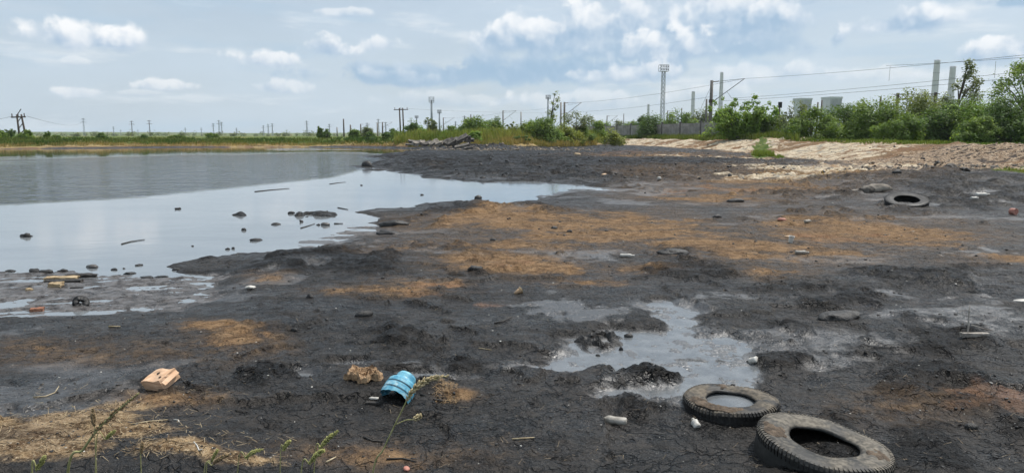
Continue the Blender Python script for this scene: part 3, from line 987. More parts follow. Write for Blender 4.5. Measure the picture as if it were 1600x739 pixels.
def make_plant(name, label, cat, base, w, h, kind, seed, shape='dome', leaf=0.2, clumps=46, per=95, dep=None, group=None, bare=0.0):
    rng = np.random.default_rng(seed)
    dep = dep or w * .85
    C, R = [], []
    if shape == 'dome':
        while len(C) < clumps:
            u = rng.normal(size=3)
            u /= np.linalg.norm(u)
            u[2] = abs(u[2]) * 1.0 if rng.random() < .85 else -abs(u[2]) * .25
            q = 0.45 + 0.5 * rng.random() ** .6
            lob = 0.86 + 0.28 * math.sin(3 * math.atan2(u[1], u[0]) + seed) * (1 - abs(u[2]))
            C.append((u[0] * q * w / 2 * lob, u[1] * q * dep / 2 * lob, h * (0.14 + .74 * max(u[2] * q, -.1) * (0.84 + .32 * rng.random()))))
            R.append((0.15 + 0.15 * rng.random()) * min(w, h * 1.1) * .9)
    elif shape == 'shoots':              # upright leafy shoots from a common foot
        ns = max(5, clumps // 7)
        for k in range(ns):
            a = rng.random() * 6.283
            ro = rng.random() ** .6
            top = h * (0.62 + 0.38 * rng.random()) * (1 - .25 * ro)
            lx, ly = math.cos(a) * ro * w / 2, math.sin(a) * ro * dep / 2
            for j in range(7):
                t = (j + .5) / 7
                C.append((lx * (0.35 + .65 * t) + rng.normal() * .04 * w, ly * (0.35 + .65 * t) + rng.normal() * .04 * w, top * (0.12 + .86 * t)))
                R.append(h * (0.105 * (1.25 - .75 * t)) * (0.8 + .5 * rng.random()))
    elif shape == 'tree':                # crown on a visible stem
        while len(C) < clumps:
            u = rng.normal(size=3)
            u /= np.linalg.norm(u)
            q = 0.35 + .65 * rng.random() ** .5
            C.append((u[0] * q * w / 2, u[1] * q * dep / 2, h * (0.62 + 0.36 * u[2] * q)))
            R.append(min(w, h) * (0.09 + .10 * rng.random()))
    elif shape == 'spire':               # thin tall sapling
        for k in range(clumps):
            t = (k + .5) / clumps
            a = rng.random() * 6.283
            ro = (1 - t) ** .7 * rng.random() ** .5 * w / 2 + .02 * w
            C.append((math.cos(a) * ro + .12 * w * math.sin(t * 3 + seed) + .25 * w * t, math.sin(a) * ro, h * (.08 + .92 * t)))
            R.append(w * (0.08 + .13 * (1 - t)) + .06)
    C, R = np.array(C), np.array(R)
    root = thing(name, label, cat, base, (0, 0, 0), group)
    dens = 1.6 * per * (R / R.mean()) ** 2 * (0.45 + 1.0 * rng.random(len(R)))
    me = leaves('foliage', C, R, dens * (1 - bare), leaf, tint_of(kind, len(C), rng), rng)
    link('foliage', me, LEAF, root)
    mb = MB()
    pick = rng.permutation(len(C))[:max(6, len(C) // 3)]
    if shape in ('tree', 'spire'):
        top = Vector((0.25 * w if shape == 'spire' else 0, 0, h * (.95 if shape == 'spire' else .7)))
        mb.tube([(0, 0, -.15), (w * .02, 0, h * .25), top * .6 + Vector((0, 0, h * .06)), top], [.03 * h ** .9, .024 * h ** .9, .014 * h ** .9, .006 * h ** .9], 6)
        for k in pick:
            c = Vector(C[k])
            s = top * min(.85, max(.2, (c.z / h) * .7))
            mb.tube([s, (s + c) / 2 + Vector((0, 0, .04 * h)), c], [.011 * h ** .9, .008 * h ** .9, .004 * h ** .9], 4)
        link('trunk', mb.mesh('trunk', True), BARK, root)
    else:
        for k in pick:
            c = Vector(C[k])
            foot = Vector((c.x * .12, c.y * .12, -.12))
            mb.tube([foot, Vector((c.x * .5, c.y * .5, c.z * .55)), c], [.012 * h + .008, .009 * h + .005, .004 * h + .003], 4)
        link('stem', mb.mesh('stem', True), BARK, root)
    return root


def plant_at(px, top, halfw, Y, label, kind='mid', shape='dome', name='bush', cat='bush', seed=0, group=None, sink=0.0, **kw):
    """a plant at forward distance Y whose top and half width are read from the photograph"""
    p = D(px, 212, Y)
    z = gh(p.x, Y)
    h = (D(px, top, Y).z - z) * (1.32 if px > 1300 and top > 140 else 1.22 if px > 1110 else 1.15)
    w = 2.5 * halfw * Y / F
    return make_plant(name, label, cat, (p.x, Y, z - sink), w, h, kind, seed or int(px * 7 + Y), shape, group=group, **kw)


RB = 'bushes along the right-hand bank'
plant_at(1160, 150, 50, 84, 'bright green shrub of upright leafy shoots left of the hedge', 'bright', 'shoots', leaf=.30, clumps=126, per=55, group=RB)
plant_at(1128, 177, 22, 96, 'bright green low shrub leaning against the upright leafy shrub', 'bright', 'dome', leaf=.28, clumps=30, per=70, group=RB)
plant_at(1200, 178, 20, 84, 'green bush right beside the upright leafy shrub', 'mid', 'dome', leaf=.25, clumps=30, per=80, group=RB)
plant_at(1243, 156, 24, 80, 'thin-leaved grey green bush in front of the left pale tower', 'grey', 'shoots', leaf=.22, clumps=84, per=45, group=RB)
plant_at(1266, 174, 42, 72, 'low rounded bush at the left end of the green hedge', 'mid', 'dome', leaf=.22, clumps=52, per=110, group=RB)
plant_at(1320, 166, 36, 76, 'dark bush of the hedge below the right pale tower', 'dark', 'dome', leaf=.22, clumps=50, per=110, group=RB)
plant_at(1342, 158, 26, 80, 'bush with sparse twigs above the hedge right of the pale towers', 'mid', 'shoots', leaf=.22, clumps=70, per=40, group=RB)
plant_at(1378, 160, 44, 72, 'broad mid green bush in the middle of the hedge', 'mid', 'dome', leaf=.22, clumps=60, per=120, group=RB)
plant_at(1425, 156, 40, 72, 'olive green bush of the hedge below the rail gantry', 'olive', 'dome', leaf=.22, clumps=56, per=115, group=RB)
plant_at(1405, 184, 36, 66, 'low leafy bush at the foot of the hedge below the rail gantry', 'mid', 'dome', leaf=.20, clumps=44, per=100, group=RB)
plant_at(1452, 148, 26, 74, 'tall bush in front of the left of the twin chimneys', 'olive', 'shoots', leaf=.22, clumps=84, per=45, group=RB)
plant_at(1486, 117, 26, 72, 'slender sapling rising above the hedge beside the right twin chimney', 'grey', 'spire', name='tree', cat='tree', leaf=.24, clumps=46, per=60, group=RB)
plant_at(1470, 170, 36, 68, 'dark bush of the hedge below the slender sapling', 'dark', 'dome', leaf=.22, clumps=50, per=105, group=RB)
plant_at(1530, 160, 48, 66, 'large bright topped bush right of the slender sapling', 'bright', 'dome', leaf=.21, clumps=66, per=125, group=RB)
plant_at(1524, 190, 34, 61, 'low leafy bush at the foot of the hedge near the rubble heap', 'mid', 'dome', leaf=.19, clumps=44, per=100, group=RB)
plant_at(1582, 158, 42, 62, 'dark dense bush of the hedge at the right edge', 'dark', 'dome', leaf=.21, clumps=60, per=120, group=RB)
plant_at(1600, 112, 40, 66, 'tall tree with loose branches at the right edge', 'mid', 'tree', name='tree', cat='tree', leaf=.24, clumps=60, per=55, group=RB)
plant_at(1650, 150, 50, 60, 'bush of the hedge cut off by the right edge', 'mid', 'dome', leaf=.21, clumps=50, per=100, group=RB)
plant_at(1545, 148, 12, 90, 'bare dark twiggy bush behind the hedge right of the sapling', 'grey', 'shoots', leaf=.16, clumps=42, per=14, bare=.4, group=RB)
plant_at(1522, 152, 10, 92, 'bare dark twiggy bush just right of the slender sapling', 'grey', 'shoots', leaf=.16, clumps=42, per=14, bare=.4, group=RB)

MB_ = 'bushes in the middle of the far bank'
plant_at(1018, 178, 20, 126, 'single rounded dark green bush in front of the concrete fence', 'dark', 'dome', leaf=.26, clumps=44, per=90, group=MB_)
plant_at(843, 184, 28, 99, 'dense dark bush in the middle of the grassy bank', 'mid', 'dome', leaf=.24, clumps=60, per=110, sink=.2, group=MB_)
plant_at(846, 176, 12, 102, 'bush with a pointed top behind the dense dark bush', 'mid', 'shoots', leaf=.24, clumps=56, per=40, group=MB_)
plant_at(858, 153, 13, 106, 'thin sapling with a tuft at its top before the far floodlight', 'olive', 'spire', name='tree', cat='tree', leaf=.26, clumps=22, per=34, bare=.3, group=MB_)
plant_at(900, 178, 22, 106, 'thin spreading sapling right of the paired masts', 'grey', 'tree', name='tree', cat='tree', leaf=.22, clumps=40, per=34, group=MB_)
plant_at(796, 190, 30, 100, 'pale green bush left of the dense dark bush', 'olive', 'shoots', leaf=.20, clumps=98, per=50, group=MB_)
plant_at(765, 200, 26, 102, 'loose yellow green bush between the slabs and the dense bush', 'yellow', 'dome', leaf=.20, clumps=40, per=80, group=MB_)
plant_at(744, 182, 24, 106, 'round bush standing above the broken slabs', 'mid', 'dome', leaf=.26, clumps=46, per=90, group=MB_)
plant_at(772, 186, 16, 110, 'round bush behind the pale green bush near the slabs', 'mid', 'dome', leaf=.26, clumps=30, per=80, group=MB_)
plant_at(820, 186, 20, 112, 'small bush behind and left of the dense dark bush', 'mid', 'dome', leaf=.24, clumps=30, per=80, group=MB_)
plant_at(885, 196, 22, 102, 'yellow green bush right of the dense dark bush', 'yellow', 'dome', leaf=.2, clumps=40, per=90, group=MB_)
plant_at(912, 198, 18, 108, 'low bush at the right end of the grassy bank', 'mid', 'dome', leaf=.2, clumps=34, per=80, group=MB_)
plant_at(812, 212, 14, 94, 'low dark weed bush at the foot of the grassy bank', 'dark', 'dome', leaf=.18, clumps=24, per=60, group=MB_)
plant_at(935, 193, 16, 120, 'low bush behind the bank left of the concrete fence', 'mid', 'dome', leaf=.3, clumps=24, per=60, group=MB_)
plant_at(960, 200, 15, 108, 'yellow green bush at the left end of the concrete fence', 'yellow', 'dome', leaf=.26, clumps=24, per=60, group=MB_)
plant_at(778, 204, 22, 98, 'feathery pale green weeds at the bank foot left of the dense bush', 'yellow', 'shoots', leaf=.18, clumps=70, per=40, group=MB_)
plant_at(868, 206, 20, 100, 'leafy weeds at the bank foot right of the dense dark bush', 'bright', 'dome', leaf=.2, clumps=36, per=70, group=MB_)
plant_at(900, 208, 20, 100, 'yellowing weeds near the right end of the grassy bank', 'yellow', 'shoots', leaf=.18, clumps=56, per=40, group=MB_)
plant_at(756, 212, 16, 96, 'low bright weeds just right of the slab pile', 'bright', 'dome', leaf=.2, clumps=30, per=60, group=MB_)

FB = 'trees behind the concrete fence'
for px, top, hw, Y, lab, kind in (
        (1060, 170, 16, 190, 'dark round tree behind the fence left of the short chimney', 'dark'),
        (1093, 167, 18, 170, 'grey green round tree behind the fence left of the tall rail mast', 'grey'),
        (1075, 178, 14, 160, 'tree behind the fence below the short chimney', 'mid'),
        (1045, 182, 14, 170, 'low tree behind the fence right of the lattice light tower', 'mid'),
        (1125, 176, 14, 150, 'tree behind the fence right of the tall rail mast', 'mid'),
        (1002, 178, 12, 210, 'dark tree behind the fence left of the lattice light tower', 'dark'),
        (985, 184, 11, 220, 'tree in the far row second left of the light tower', 'mid'),
        (966, 187, 11, 230, 'tree in the far row above the left end of the fence', 'grey'),
        (945, 188, 11, 240, 'tree in the far row right of the grassy bank', 'mid'),
        (925, 187, 12, 240, 'tree in the far row right of the thin spreading sapling', 'dark'),
        (1215, 172, 13, 120, 'bush behind the fence beside the black-headed signal', 'mid')):
    plant_at(px, top, hw, Y, lab, kind, 'dome', name='tree', cat='tree', leaf=.45, clumps=34, per=46, group=FB)

LB = 'trees and bushes on the left and far bank'
for px, top, hw, Y, lab, kind, shp in (
        (14, 199, 16, 112, 'dark bush at the left edge beyond the pond', 'dark', 'shoots'),
        (-6, 202, 14, 110, 'bush cut off by the left edge beyond the pond', 'mid', 'dome'),
        (38, 204, 12, 108, 'bush at the foot of the leaning wooden power poles', 'mid', 'dome'),
        (72, 205, 9, 106, 'lone small tree right of the leaning wooden power poles', 'dark', 'shoots'),
        (88, 211, 6, 108, 'low bush right of the lone small tree', 'mid', 'dome'),
        (104, 216, 8, 101, 'low dark shrub on the left bank near the water', 'dark', 'dome'),
        (160, 208, 6, 108, 'small round bush on the left bank under the far pylons', 'dark', 'dome'),
        (225, 211, 4, 110, 'dark tuft of shrub below the pair of far pylons', 'dark', 'dome'),
        (275, 211, 12, 150, 'low spreading bush on the skyline left of centre', 'mid', 'dome'),
        (330, 208, 9, 160, 'low bush on the skyline below the paired thin pylons', 'mid', 'dome'),
        (498, 197, 9, 150, 'small tree standing on the skyline left of the single tall pole', 'mid', 'shoots'),
        (510, 203, 7, 150, 'low bush right of the small skyline tree', 'dark', 'dome'),
        (555, 203, 8, 140, 'bush at the foot of the single tall pole', 'mid', 'dome'),
        (575, 199, 9, 150, 'grey bush between the thin poles left of the double pole', 'grey', 'dome'),
        (580, 208, 8, 110, 'low dark bush on the bank left of the double pole', 'dark', 'dome'),
        (604, 206, 6, 112, 'dark bush on the bank under the double pole', 'dark', 'dome'),
        (615, 203, 10, 140, 'green bush left of the double pole', 'mid', 'dome'),
        (645, 187, 12, 125, 'round dark tree right of the double pole', 'dark', 'dome'),
        (676, 178, 13, 130, 'grey green willow in front of the twin-lamp floodlight mast', 'grey', 'shoots'),
        (660, 198, 10, 120, 'bright bush between the round tree and the willow', 'bright', 'dome'),
        (683, 202, 9, 108, 'grey bush behind the left end of the broken slabs', 'grey', 'shoots'),
        (706, 199, 10, 118, 'bush behind the broken slabs', 'mid', 'dome'),
        (722, 198, 9, 110, 'bush right behind the highest broken slab', 'mid', 'dome'),
        (742, 206, 9, 90, 'green shrub right of the highest broken slab', 'bright', 'dome'),
        (696, 206, 7, 100, 'leafy shrub growing between the broken slabs', 'bright', 'dome')):
    plant_at(px, top, hw, Y, lab, kind, shp, leaf=.28, clumps=36 if hw > 7 else 20, per=60, group=LB)


# far wood that reads as one band
def far_wood():
    rng = np.random.default_rng(5)
    C, R, T = [], [], []
    for k in range(420):
        px = rng.uniform(-200, 1700)
        Y = rng.uniform(420, 1100)
        p = D(px, 212, Y)
        hh = rng.uniform(2.0, 5.5) * (1.7 if px > 620 else 1.0)
        C.append((p.x, Y, .9 + hh * .45))
        R.append(hh * .75)
    C, R = np.array(C), np.array(R)
    me = leaves('distant_wood', C, R, 46, 1.3, tint_of('grey', len(C), rng) * .9, rng, .7)
    setting(link('distant_wood', me, LEAF), 'stuff')


far_wood()


# ------------------------------------------------------------------ grass
def blades(name, pts, hts, tints, rng, width=.05, lean=.35, kind='stuff'):
    m = len(pts)
    a = rng.random(m) * 6.283
    dx = np.stack([np.cos(a), np.sin(a), np.zeros(m)], 1)
    b = rng.random(m) * 6.283
    ln = np.stack([np.cos(b), np.sin(b), np.zeros(m)], 1) * (lean * hts * rng.random(m))[:, None]
    w = (width * (.6 + .8 * rng.random(m)))[:, None] if not np.isscalar(width) or True else width
    tip = pts + ln + np.array([0, 0, 1.0]) * hts[:, None]
    mid = pts + ln * .35 + np.array([0, 0, .55]) * hts[:, None]
    v = np.stack([pts - dx * w * .5, pts + dx * w * .5, mid + dx * w * .42, tip, mid - dx * w * .42], 1).reshape(-1, 3)
    i = np.arange(m)[:, None] * 5
    f = np.concatenate([np.stack([i[:, 0], i[:, 0] + 1, i[:, 0] + 2, i[:, 0] + 4], 1),
                        np.stack([i[:, 0] + 4, i[:, 0] + 2, i[:, 0] + 3, i[:, 0] + 3], 1)])
    # second set as true triangles
    me = bpy.data.meshes.new(name)
    q, t = f[:m], f[m:, :3]
    me.vertices.add(len(v))
    me.vertices.foreach_set('co', v.astype(np.float32).ravel())
    me.loops.add(m * 7)
    me.loops.foreach_set('vertex_index', np.concatenate([q.ravel(), t.ravel()]).astype(np.int32))
    me.polygons.add(2 * m)
    me.polygons.foreach_set('loop_start', np.concatenate([np.arange(m) * 4, m * 4 + np.arange(m) * 3]).astype(np.int32))
    me.polygons.foreach_set('loop_total', np.concatenate([np.full(m, 4), np.full(m, 3)]).astype(np.int32))
    me.update(calc_edges=True)
    rgba = np.ones((m * 5, 4), dtype=np.float32)
    rgba[:, :3] = np.repeat(tints, 5, axis=0)
    set_color(me, 'tint', rgba)
    return setting(link(name, me, GRASS), kind)


def bank_grass():
    rng = np.random.default_rng(21)

    def zone(px0, px1, o0, o1, n, h0, h1, cols, name, width):
        px = rng.uniform(px0, px1, n)
        az = np.arctan2(px - CX, F * CP)
        bd = np.interp(np.degrees(az), _baz, _bd)
        d = bd + rng.uniform(o0, o1, n)
        x, y = d * np.sin(az), d * np.cos(az)
        keep = fbm(x, y, .35, 4, 211) + .25 * rng.random(n) > .42
        x, y = x[keep], y[keep]
        z = terrain(x, y)
        m = len(x)
        pat = fbm(x, y, .16, 4, 213)
        a, b = np.array(cols[0]), np.array(cols[1])
        k = np.clip((pat - .35) * 3.0 + .35 * rng.normal(size=m), 0, 1)[:, None]
        tint = (a + (b - a) * k) * (.75 + .5 * rng.random(m))[:, None]
        hts = (h0 + (h1 - h0) * rng.random(m)) * (.55 + .9 * fbm(x, y, .4, 3, 217))
        blades(name, np.stack([x, y, z - .02], 1), hts, tint, rng, width)
    green = ((.055, .105, .020), (.135, .165, .040))
    dry = ((.17, .16, .05), (.36, .27, .12))
    zone(-250, 640, 5.2, 16, 24000, .2, .55, green, 'grass', .075)
    zone(-250, 640, 2.6, 6.0, 8000, .15, .45, dry, 'dry_grass', .06)
    zone(620, 940, 3.5, 16, 24000, .5, 1.5, ((.12, .19, .034), (.25, .27, .07)), 'grass', .075)
    zone(640, 930, 1.0, 8.0, 22000, .25, .85, ((.17, .19, .045), (.36, .29, .12)), 'dry_grass', .055)
    zone(930, 1240, 15, 27, 20000, .3, .85, ((.07, .12, .022), (.15, .185, .042)), 'grass', .075)
    zone(1200, 1640, 14, 20, 7000, .08, .28, ((.06, .12, .018), (.15, .20, .04)), 'grass', .055)

    def tuft(px, py, r, n, h0, h1, name, cols=green):
        c = G(px, py)
        a = rng.random(n) * 6.283
        q = r * rng.random(n) ** .6
        x, y = c.x + np.cos(a) * q, c.y + np.sin(a) * q * 1.3
        z = terrain(x, y)
        k = rng.random(n)[:, None]
        tint = np.array(cols[0]) + (np.array(cols[1]) - np.array(cols[0])) * k
        return blades(name, np.stack([x, y, z - .01], 1), h0 + (h1 - h0) * rng.random(n), tint, rng, .035)
    yg = ((.12, .19, .03), (.22, .27, .06))
    o = tuft(1192, 246, .8, 900, .25, .6, 'grass_clump', yg)
    del o['kind']
    tag(o, 'yellow green grass clump alone on the black flat by the orange heap', 'grass clump')
    o = tuft(1217, 248, .3, 160, .1, .25, 'grass_clump', yg)
    del o['kind']
    tag(o, 'tiny grass clump right of the larger lone clump', 'grass clump')
    o = tuft(1585, 283, .95, 1300, .08, .24, 'grass_clump', ((.12, .17, .03), (.25, .26, .08)))
    del o['kind']
    tag(o, 'low mossy grass clump below the rubble heap at the right edge', 'grass clump')


bank_grass()

# ------------------------------------------------------------------ fence, rail masts, lamps, chimneys
CONC = plain('concrete', (0.20, 0.185, 0.17), (0.34, 0.32, 0.295), 1.2, .9, .3, 8, dist=.03)
CONC_D = plain('dark_concrete', (0.10, 0.092, 0.085), (0.19, 0.175, 0.16), 1.5, .9, .3, 8, dist=.03)
CONC_B = plain('broken_concrete', (0.045, 0.039, 0.034), (0.17, 0.155, 0.135), 1.3, .9, .6, 6, dist=.05)
CONC_P = plain('pale_broken_concrete', (0.13, 0.112, 0.09), (0.36, 0.32, 0.27), 1.3, .9, .6, 6, dist=.05)
STEEL = plain('galvanised_steel', (0.22, 0.235, 0.25), (0.34, 0.355, 0.37), 2.0, .55, 0, metal=.2)
RUSTY = plain('rusty_steel', (0.055, 0.040, 0.034), (0.11, 0.085, 0.072), 2.0, .8, 0)
WIRE = plain('wire_metal', (0.07, 0.075, 0.08), (0.11, 0.115, 0.12), 2.0, .6, 0)
WOODP = plain('pole_wood', (0.055, 0.042, 0.034), (0.105, 0.085, 0.07), 3.0, .9, .3, 20)
FARG = plain('distant_steel', (0.22, 0.25, 0.28), (0.30, 0.33, 0.36), 1.0, .7, 0)
CHIM = plain('chimney_concrete', (0.46, 0.47, 0.49), (0.56, 0.57, 0.585), .08, .9, 0)


def fence():
    root = thing('concrete_fence', 'long grey concrete panel fence behind the grass before the railway', 'fence')
    a, b = Vector((33.6, 90.0, 0)), Vector((14.4, 168.0, 0))
    n = 12
    pts = []
    for k in range(n + 1):
        p = a.lerp(b, k / n)
        p.z = gh(p.x, p.y)
        pts.append(p)
    u = (b - a).normalized()
    rot = Matrix.Rotation(math.atan2(u.y, u.x), 3, 'Z')
    L = (b - a).length / n
    pm = MB().box((0, 0, 1.35), (.28, .34, 3.0)).mesh('post')
    qm = []
    for v in range(3):
        mb = MB()
        for row in range(5):
            mb.box((0, 0, .28 + row * .50), (L - .30, .12 + .014 * (row % 2), .49))
        qm.append(mb.mesh('panel'))
    for k in range(n + 1):
        link('post', pm, CONC_D, root, pts[k], rot.to_euler())
    for k in range(n):
        c = (pts[k] + pts[k + 1]) / 2
        c.z = min(pts[k].z, pts[k + 1].z)
        link('panel', qm[k % 3], CONC, root, c, (0, 0, math.atan2(u.y, u.x)))


fence()


def column(mb, p0, p1, r0, r1, n=8):
    return mb.tube([p0, p1], [r0, r1], n)


def insulator(parent, a, b, r=.09):
    a, b = Vector(a), Vector(b)
    mb = MB()
    k = 5
    pts, rad = [], []
    for i in range(2 * k + 1):
        pts.append(a.lerp(b, i / (2 * k)))
        rad.append(r if i % 2 else r * .55)
    mb.tube(pts, rad, 6)
    link('insulator', mb.mesh('insulator'), RUSTY, parent)


RAIL = Vector((20.4, -41.0, 0)).normalized()


def rail_mast(px, top, Y, label, arm=True, reach=4.2, r=.22, mat=None, base_extra=0.0, side=1, lift=0):
    p = D(px, 212, Y)
    z = gh(p.x, Y)
    ht = D(px, top, Y).z - z
    root = thing('rail_mast', label, 'rail mast', (p.x, Y, z), (0, 0, 0), 'masts along the railway')
    link('mast', column(MB(), (0, 0, -.2), (0, 0, ht), r * 1.15, r * .85, 10).mesh('mast', True), mat or CONC_D, root)
    if arm:
        tip = Vector((reach * side, -reach * .3, ht * 0.99 + lift))
        foot = Vector((r * side, 0, ht * .64))
        up = Vector((.2 * side, 0, ht * .975))
        link('cantilever', MB().tube([foot.lerp(tip, .14), tip], .065, 6).mesh('cantilever'), STEEL, root)
        link('tie_rod', MB().tube([up.lerp(tip, .2), tip], .035, 5).mesh('tie_rod'), STEEL, root)
        insulator(root, foot, foot.lerp(tip, .14))
        insulator(root, up, up.lerp(tip, .2))
        a = foot.lerp(tip, .45)
        b = Vector((reach * .62 * side, -reach * .2, ht * .70))
        link('steady_arm', MB().tube([a, b, b + Vector((.5 * side, -.15, -.12))], .03, 5).mesh('steady_arm'), STEEL, root)
        return root, root.matrix_basis.translation + tip
    return root, Vector((p.x, Y, z + ht))


m1, tip1 = rail_mast(1109, 126, 112, 'tall dark rail mast with slanting bracket right of the lattice light tower', True, 4.6, .27, lift=.25)
link('clamp', MB().tube([(0, 0, 5.6), (0, 0, 6.1)], .36, 10).mesh('clamp'), RUSTY, m1)
m2, tip2 = rail_mast(1102, 155, 150, 'shorter rail mast just left of the tall bracketed mast', False, r=.22)
m3, tip3 = rail_mast(876, 160, 172, 'left of the two close rail masts beside the thin sapling', False, r=.22, mat=CONC)
m4, tip4 = rail_mast(881.5, 160, 174, 'right of the two close rail masts, with a slanting bracket', True, 4.0, .26)
m5, tip5 = rail_mast(786, 173, 250, 'rail mast with a slanting bracket above the middle bushes', True, 4.6, .24)
m6, tip6 = rail_mast(814, 175, 235, 'plain grey rail mast right of the bracketed one above the bushes', False, r=.21, mat=CONC)
m7, tip7 = rail_mast(693, 184, 330, 'rail mast with a faint bracket right of the willow', True, 5.0, .26)
m8, tip8 = rail_mast(736, 179, 330, 'dark rail mast top showing above the round bush', False, r=.28)
m9, tip9 = rail_mast(948, 181, 260, 'small rail mast with bracket above the far row of trees', True, 3.6, .2)
m10, tip10 = rail_mast(974, 178, 240, 'plain thin rail mast left of the single chimney stub', False, r=.14)
m11, tip11 = rail_mast(1042, 173, 230, 'small rail mast right beside the lattice light tower', True, 2.6, .18)
m12, tip12 = rail_mast(1064, 169, 215, 'small rail mast left of the short chimney', False, r=.16)
m13, tip13 = rail_mast(1138, 168, 165, 'small dark rail mast right of the tallest middle chimney', False, r=.18)
m14, tip14 = rail_mast(1275, 160, 140, 'left of two dark posts between the pale towers', False, r=.16, mat=RUSTY)
m15, tip15 = rail_mast(1281, 157, 138, 'right of two dark posts between the pale towers', False, r=.16, mat=RUSTY)
m16, tip16 = rail_mast(1372, 151, 112, 'dark post top showing above the middle of the hedge', False, r=.16, mat=RUSTY)
m17, tip17 = rail_mast(590, 192, 330, 'rail mast right of the single tall pole on the far bank', False, r=.32, mat=CONC)
m18, tip18 = rail_mast(598, 191, 340, 'dark rail mast with a bracket left of the double pole', True, 5, .34)
m19, tip19 = rail_mast(564, 194, 360, 'dark rail mast with a bracket near the single tall pole', True, 5, .34)
m20, tip20 = rail_mast(548, 195, 370, 'thick dark short post right of the single tall pole', False, r=.4)
m21, tip21 = rail_mast(527, 199, 380, 'short grey post left of the single tall pole', False, r=.34, mat=CONC)


def signal_post():
    Y = 118
    p = D(1216, 212, Y)
    z = gh(p.x, Y)
    h = D(1216, 161, Y).z - z
    r = thing('rail_signal', 'rail signal with a black head above the fence left of the pale towers', 'rail signal', (p.x, Y, z))
    link('post', column(MB(), (0, 0, -.1), (0, 0, h), .13, .11).mesh('post', True), RUSTY, r)
    link('signal_head', MB().box((0, -.12, h - .35), (.55, .3, .95)).mesh('signal_head'), plain('black_paint', (.012, .012, .012), (.02, .02, .02), 3, .6, 0), r)


signal_post()


def plain_pole(px, top, Y, r, label, mat, name='power_pole', cat='power pole', lean=0.0, arms=()):
    p = D(px, 212, Y)
    z = gh(p.x, Y)
    h = D(px, top, Y).z - z
    root = thing(name, label, cat, (p.x, Y, z), (0, lean, 0), 'poles on the far bank')
    link('pole', column(MB(), (0, 0, -.3), (0, 0, h), r * 1.2, r * .85).mesh('pole', True), mat, root)
    for (dz, half) in arms:
        link('cross_arm', MB().box((0, 0, h - dz), (half * 2, .16, .16)).mesh('cross_arm'), mat, root)
    return root


plain_pole(537.5, 186, 300, .30, 'single tall pole standing left of the far rail masts', RUSTY)


def twin_pole(px, top, Y, gap, r, label, lean, armhalf, mat, skew=0.0):
    p = D(px, 212, Y)
    z = gh(p.x, Y)
    h = D(px, top, Y).z - z
    root = thing('power_pole', label, 'power pole', (p.x, Y, z), (0, lean, 0), 'poles on the far bank')
    for s in (-1, 1):
        link('pole', MB().tube([(s * gap / 2 + skew * (s + 1) / 2, 0, -.4), (s * gap / 2, 0, h)], [r * 1.15, r * .85], 8).mesh('pole', True), mat, root)
    link('cross_arm', MB().box((0, -.25, h - .45), (armhalf * 2, .2, .2)).mesh('cross_arm'), mat, root)
    for s in (-1, 0, 1):
        insulator(root, (s * armhalf * .85, -.25, h - .35), (s * armhalf * .85, -.25, h + .15), .10)
    return root, Vector((p.x, Y, z + h))


t1, tw1 = twin_pole(34, 179, 120, .75, .15, 'leaning pair of dark wooden power poles at the left edge', -.03, 1.2, WOODP, .35)
for k in range(4):
    link('brace', MB().tube([(-.37, 0, .6 + k * 1.1), (.37 + .3 * (1 - k / 4), 0, 1.6 + k * 1.1)], .07, 5).mesh('brace'), WOODP, t1)
t2, tw2 = twin_pole(628.5, 169, 190, .85, .20, 'tall double wooden pole with a cross arm in the middle distance', -.02, 1.9, WOODP)


def pylon(px, top, Y, label, mat=FARG, wide=.11, arms=2, t=.16):
    p = D(px, 212, Y)
    z = gh(p.x, Y)
    h = D(px, top, Y).z - z
    root = thing('pylon', label, 'pylon', (p.x, Y, z), (0, 0, .5), 'lattice pylons on the skyline')
    mb = MB()
    w0, w1 = h * wide, h * wide * .22
    nb = 6
    cor = []
    for i in range(nb + 1):
        q = i / nb
        w = w0 + (w1 - w0) * q ** .7
        cor.append([Vector((sx * w / 2, sy * w / 2, h * q)) for sx, sy in ((-1, -1), (1, -1), (1, 1), (-1, 1))])
    for i in range(nb):
        for c in range(4):
            mb.tube([cor[i][c], cor[i + 1][c]], t, 4)
            mb.tube([cor[i][c], cor[i + 1][(c + 1) % 4]], t * .6, 4)
    link('lattice_shaft', mb.mesh('lattice_shaft'), mat, root)
    for k in range(arms):
        zz = h * (.93 - .17 * k)
        ha = h * (.12 + .05 * k)
        link('cross_arm', MB().tube([(-ha, 0, zz), (0, 0, zz + .3), (ha, 0, zz)], t * .9, 4).tube([(-ha, 0, zz), (0, 0, zz + h * .05), (ha, 0, zz)], t * .6, 4).mesh('cross_arm'), mat, root)
    return root


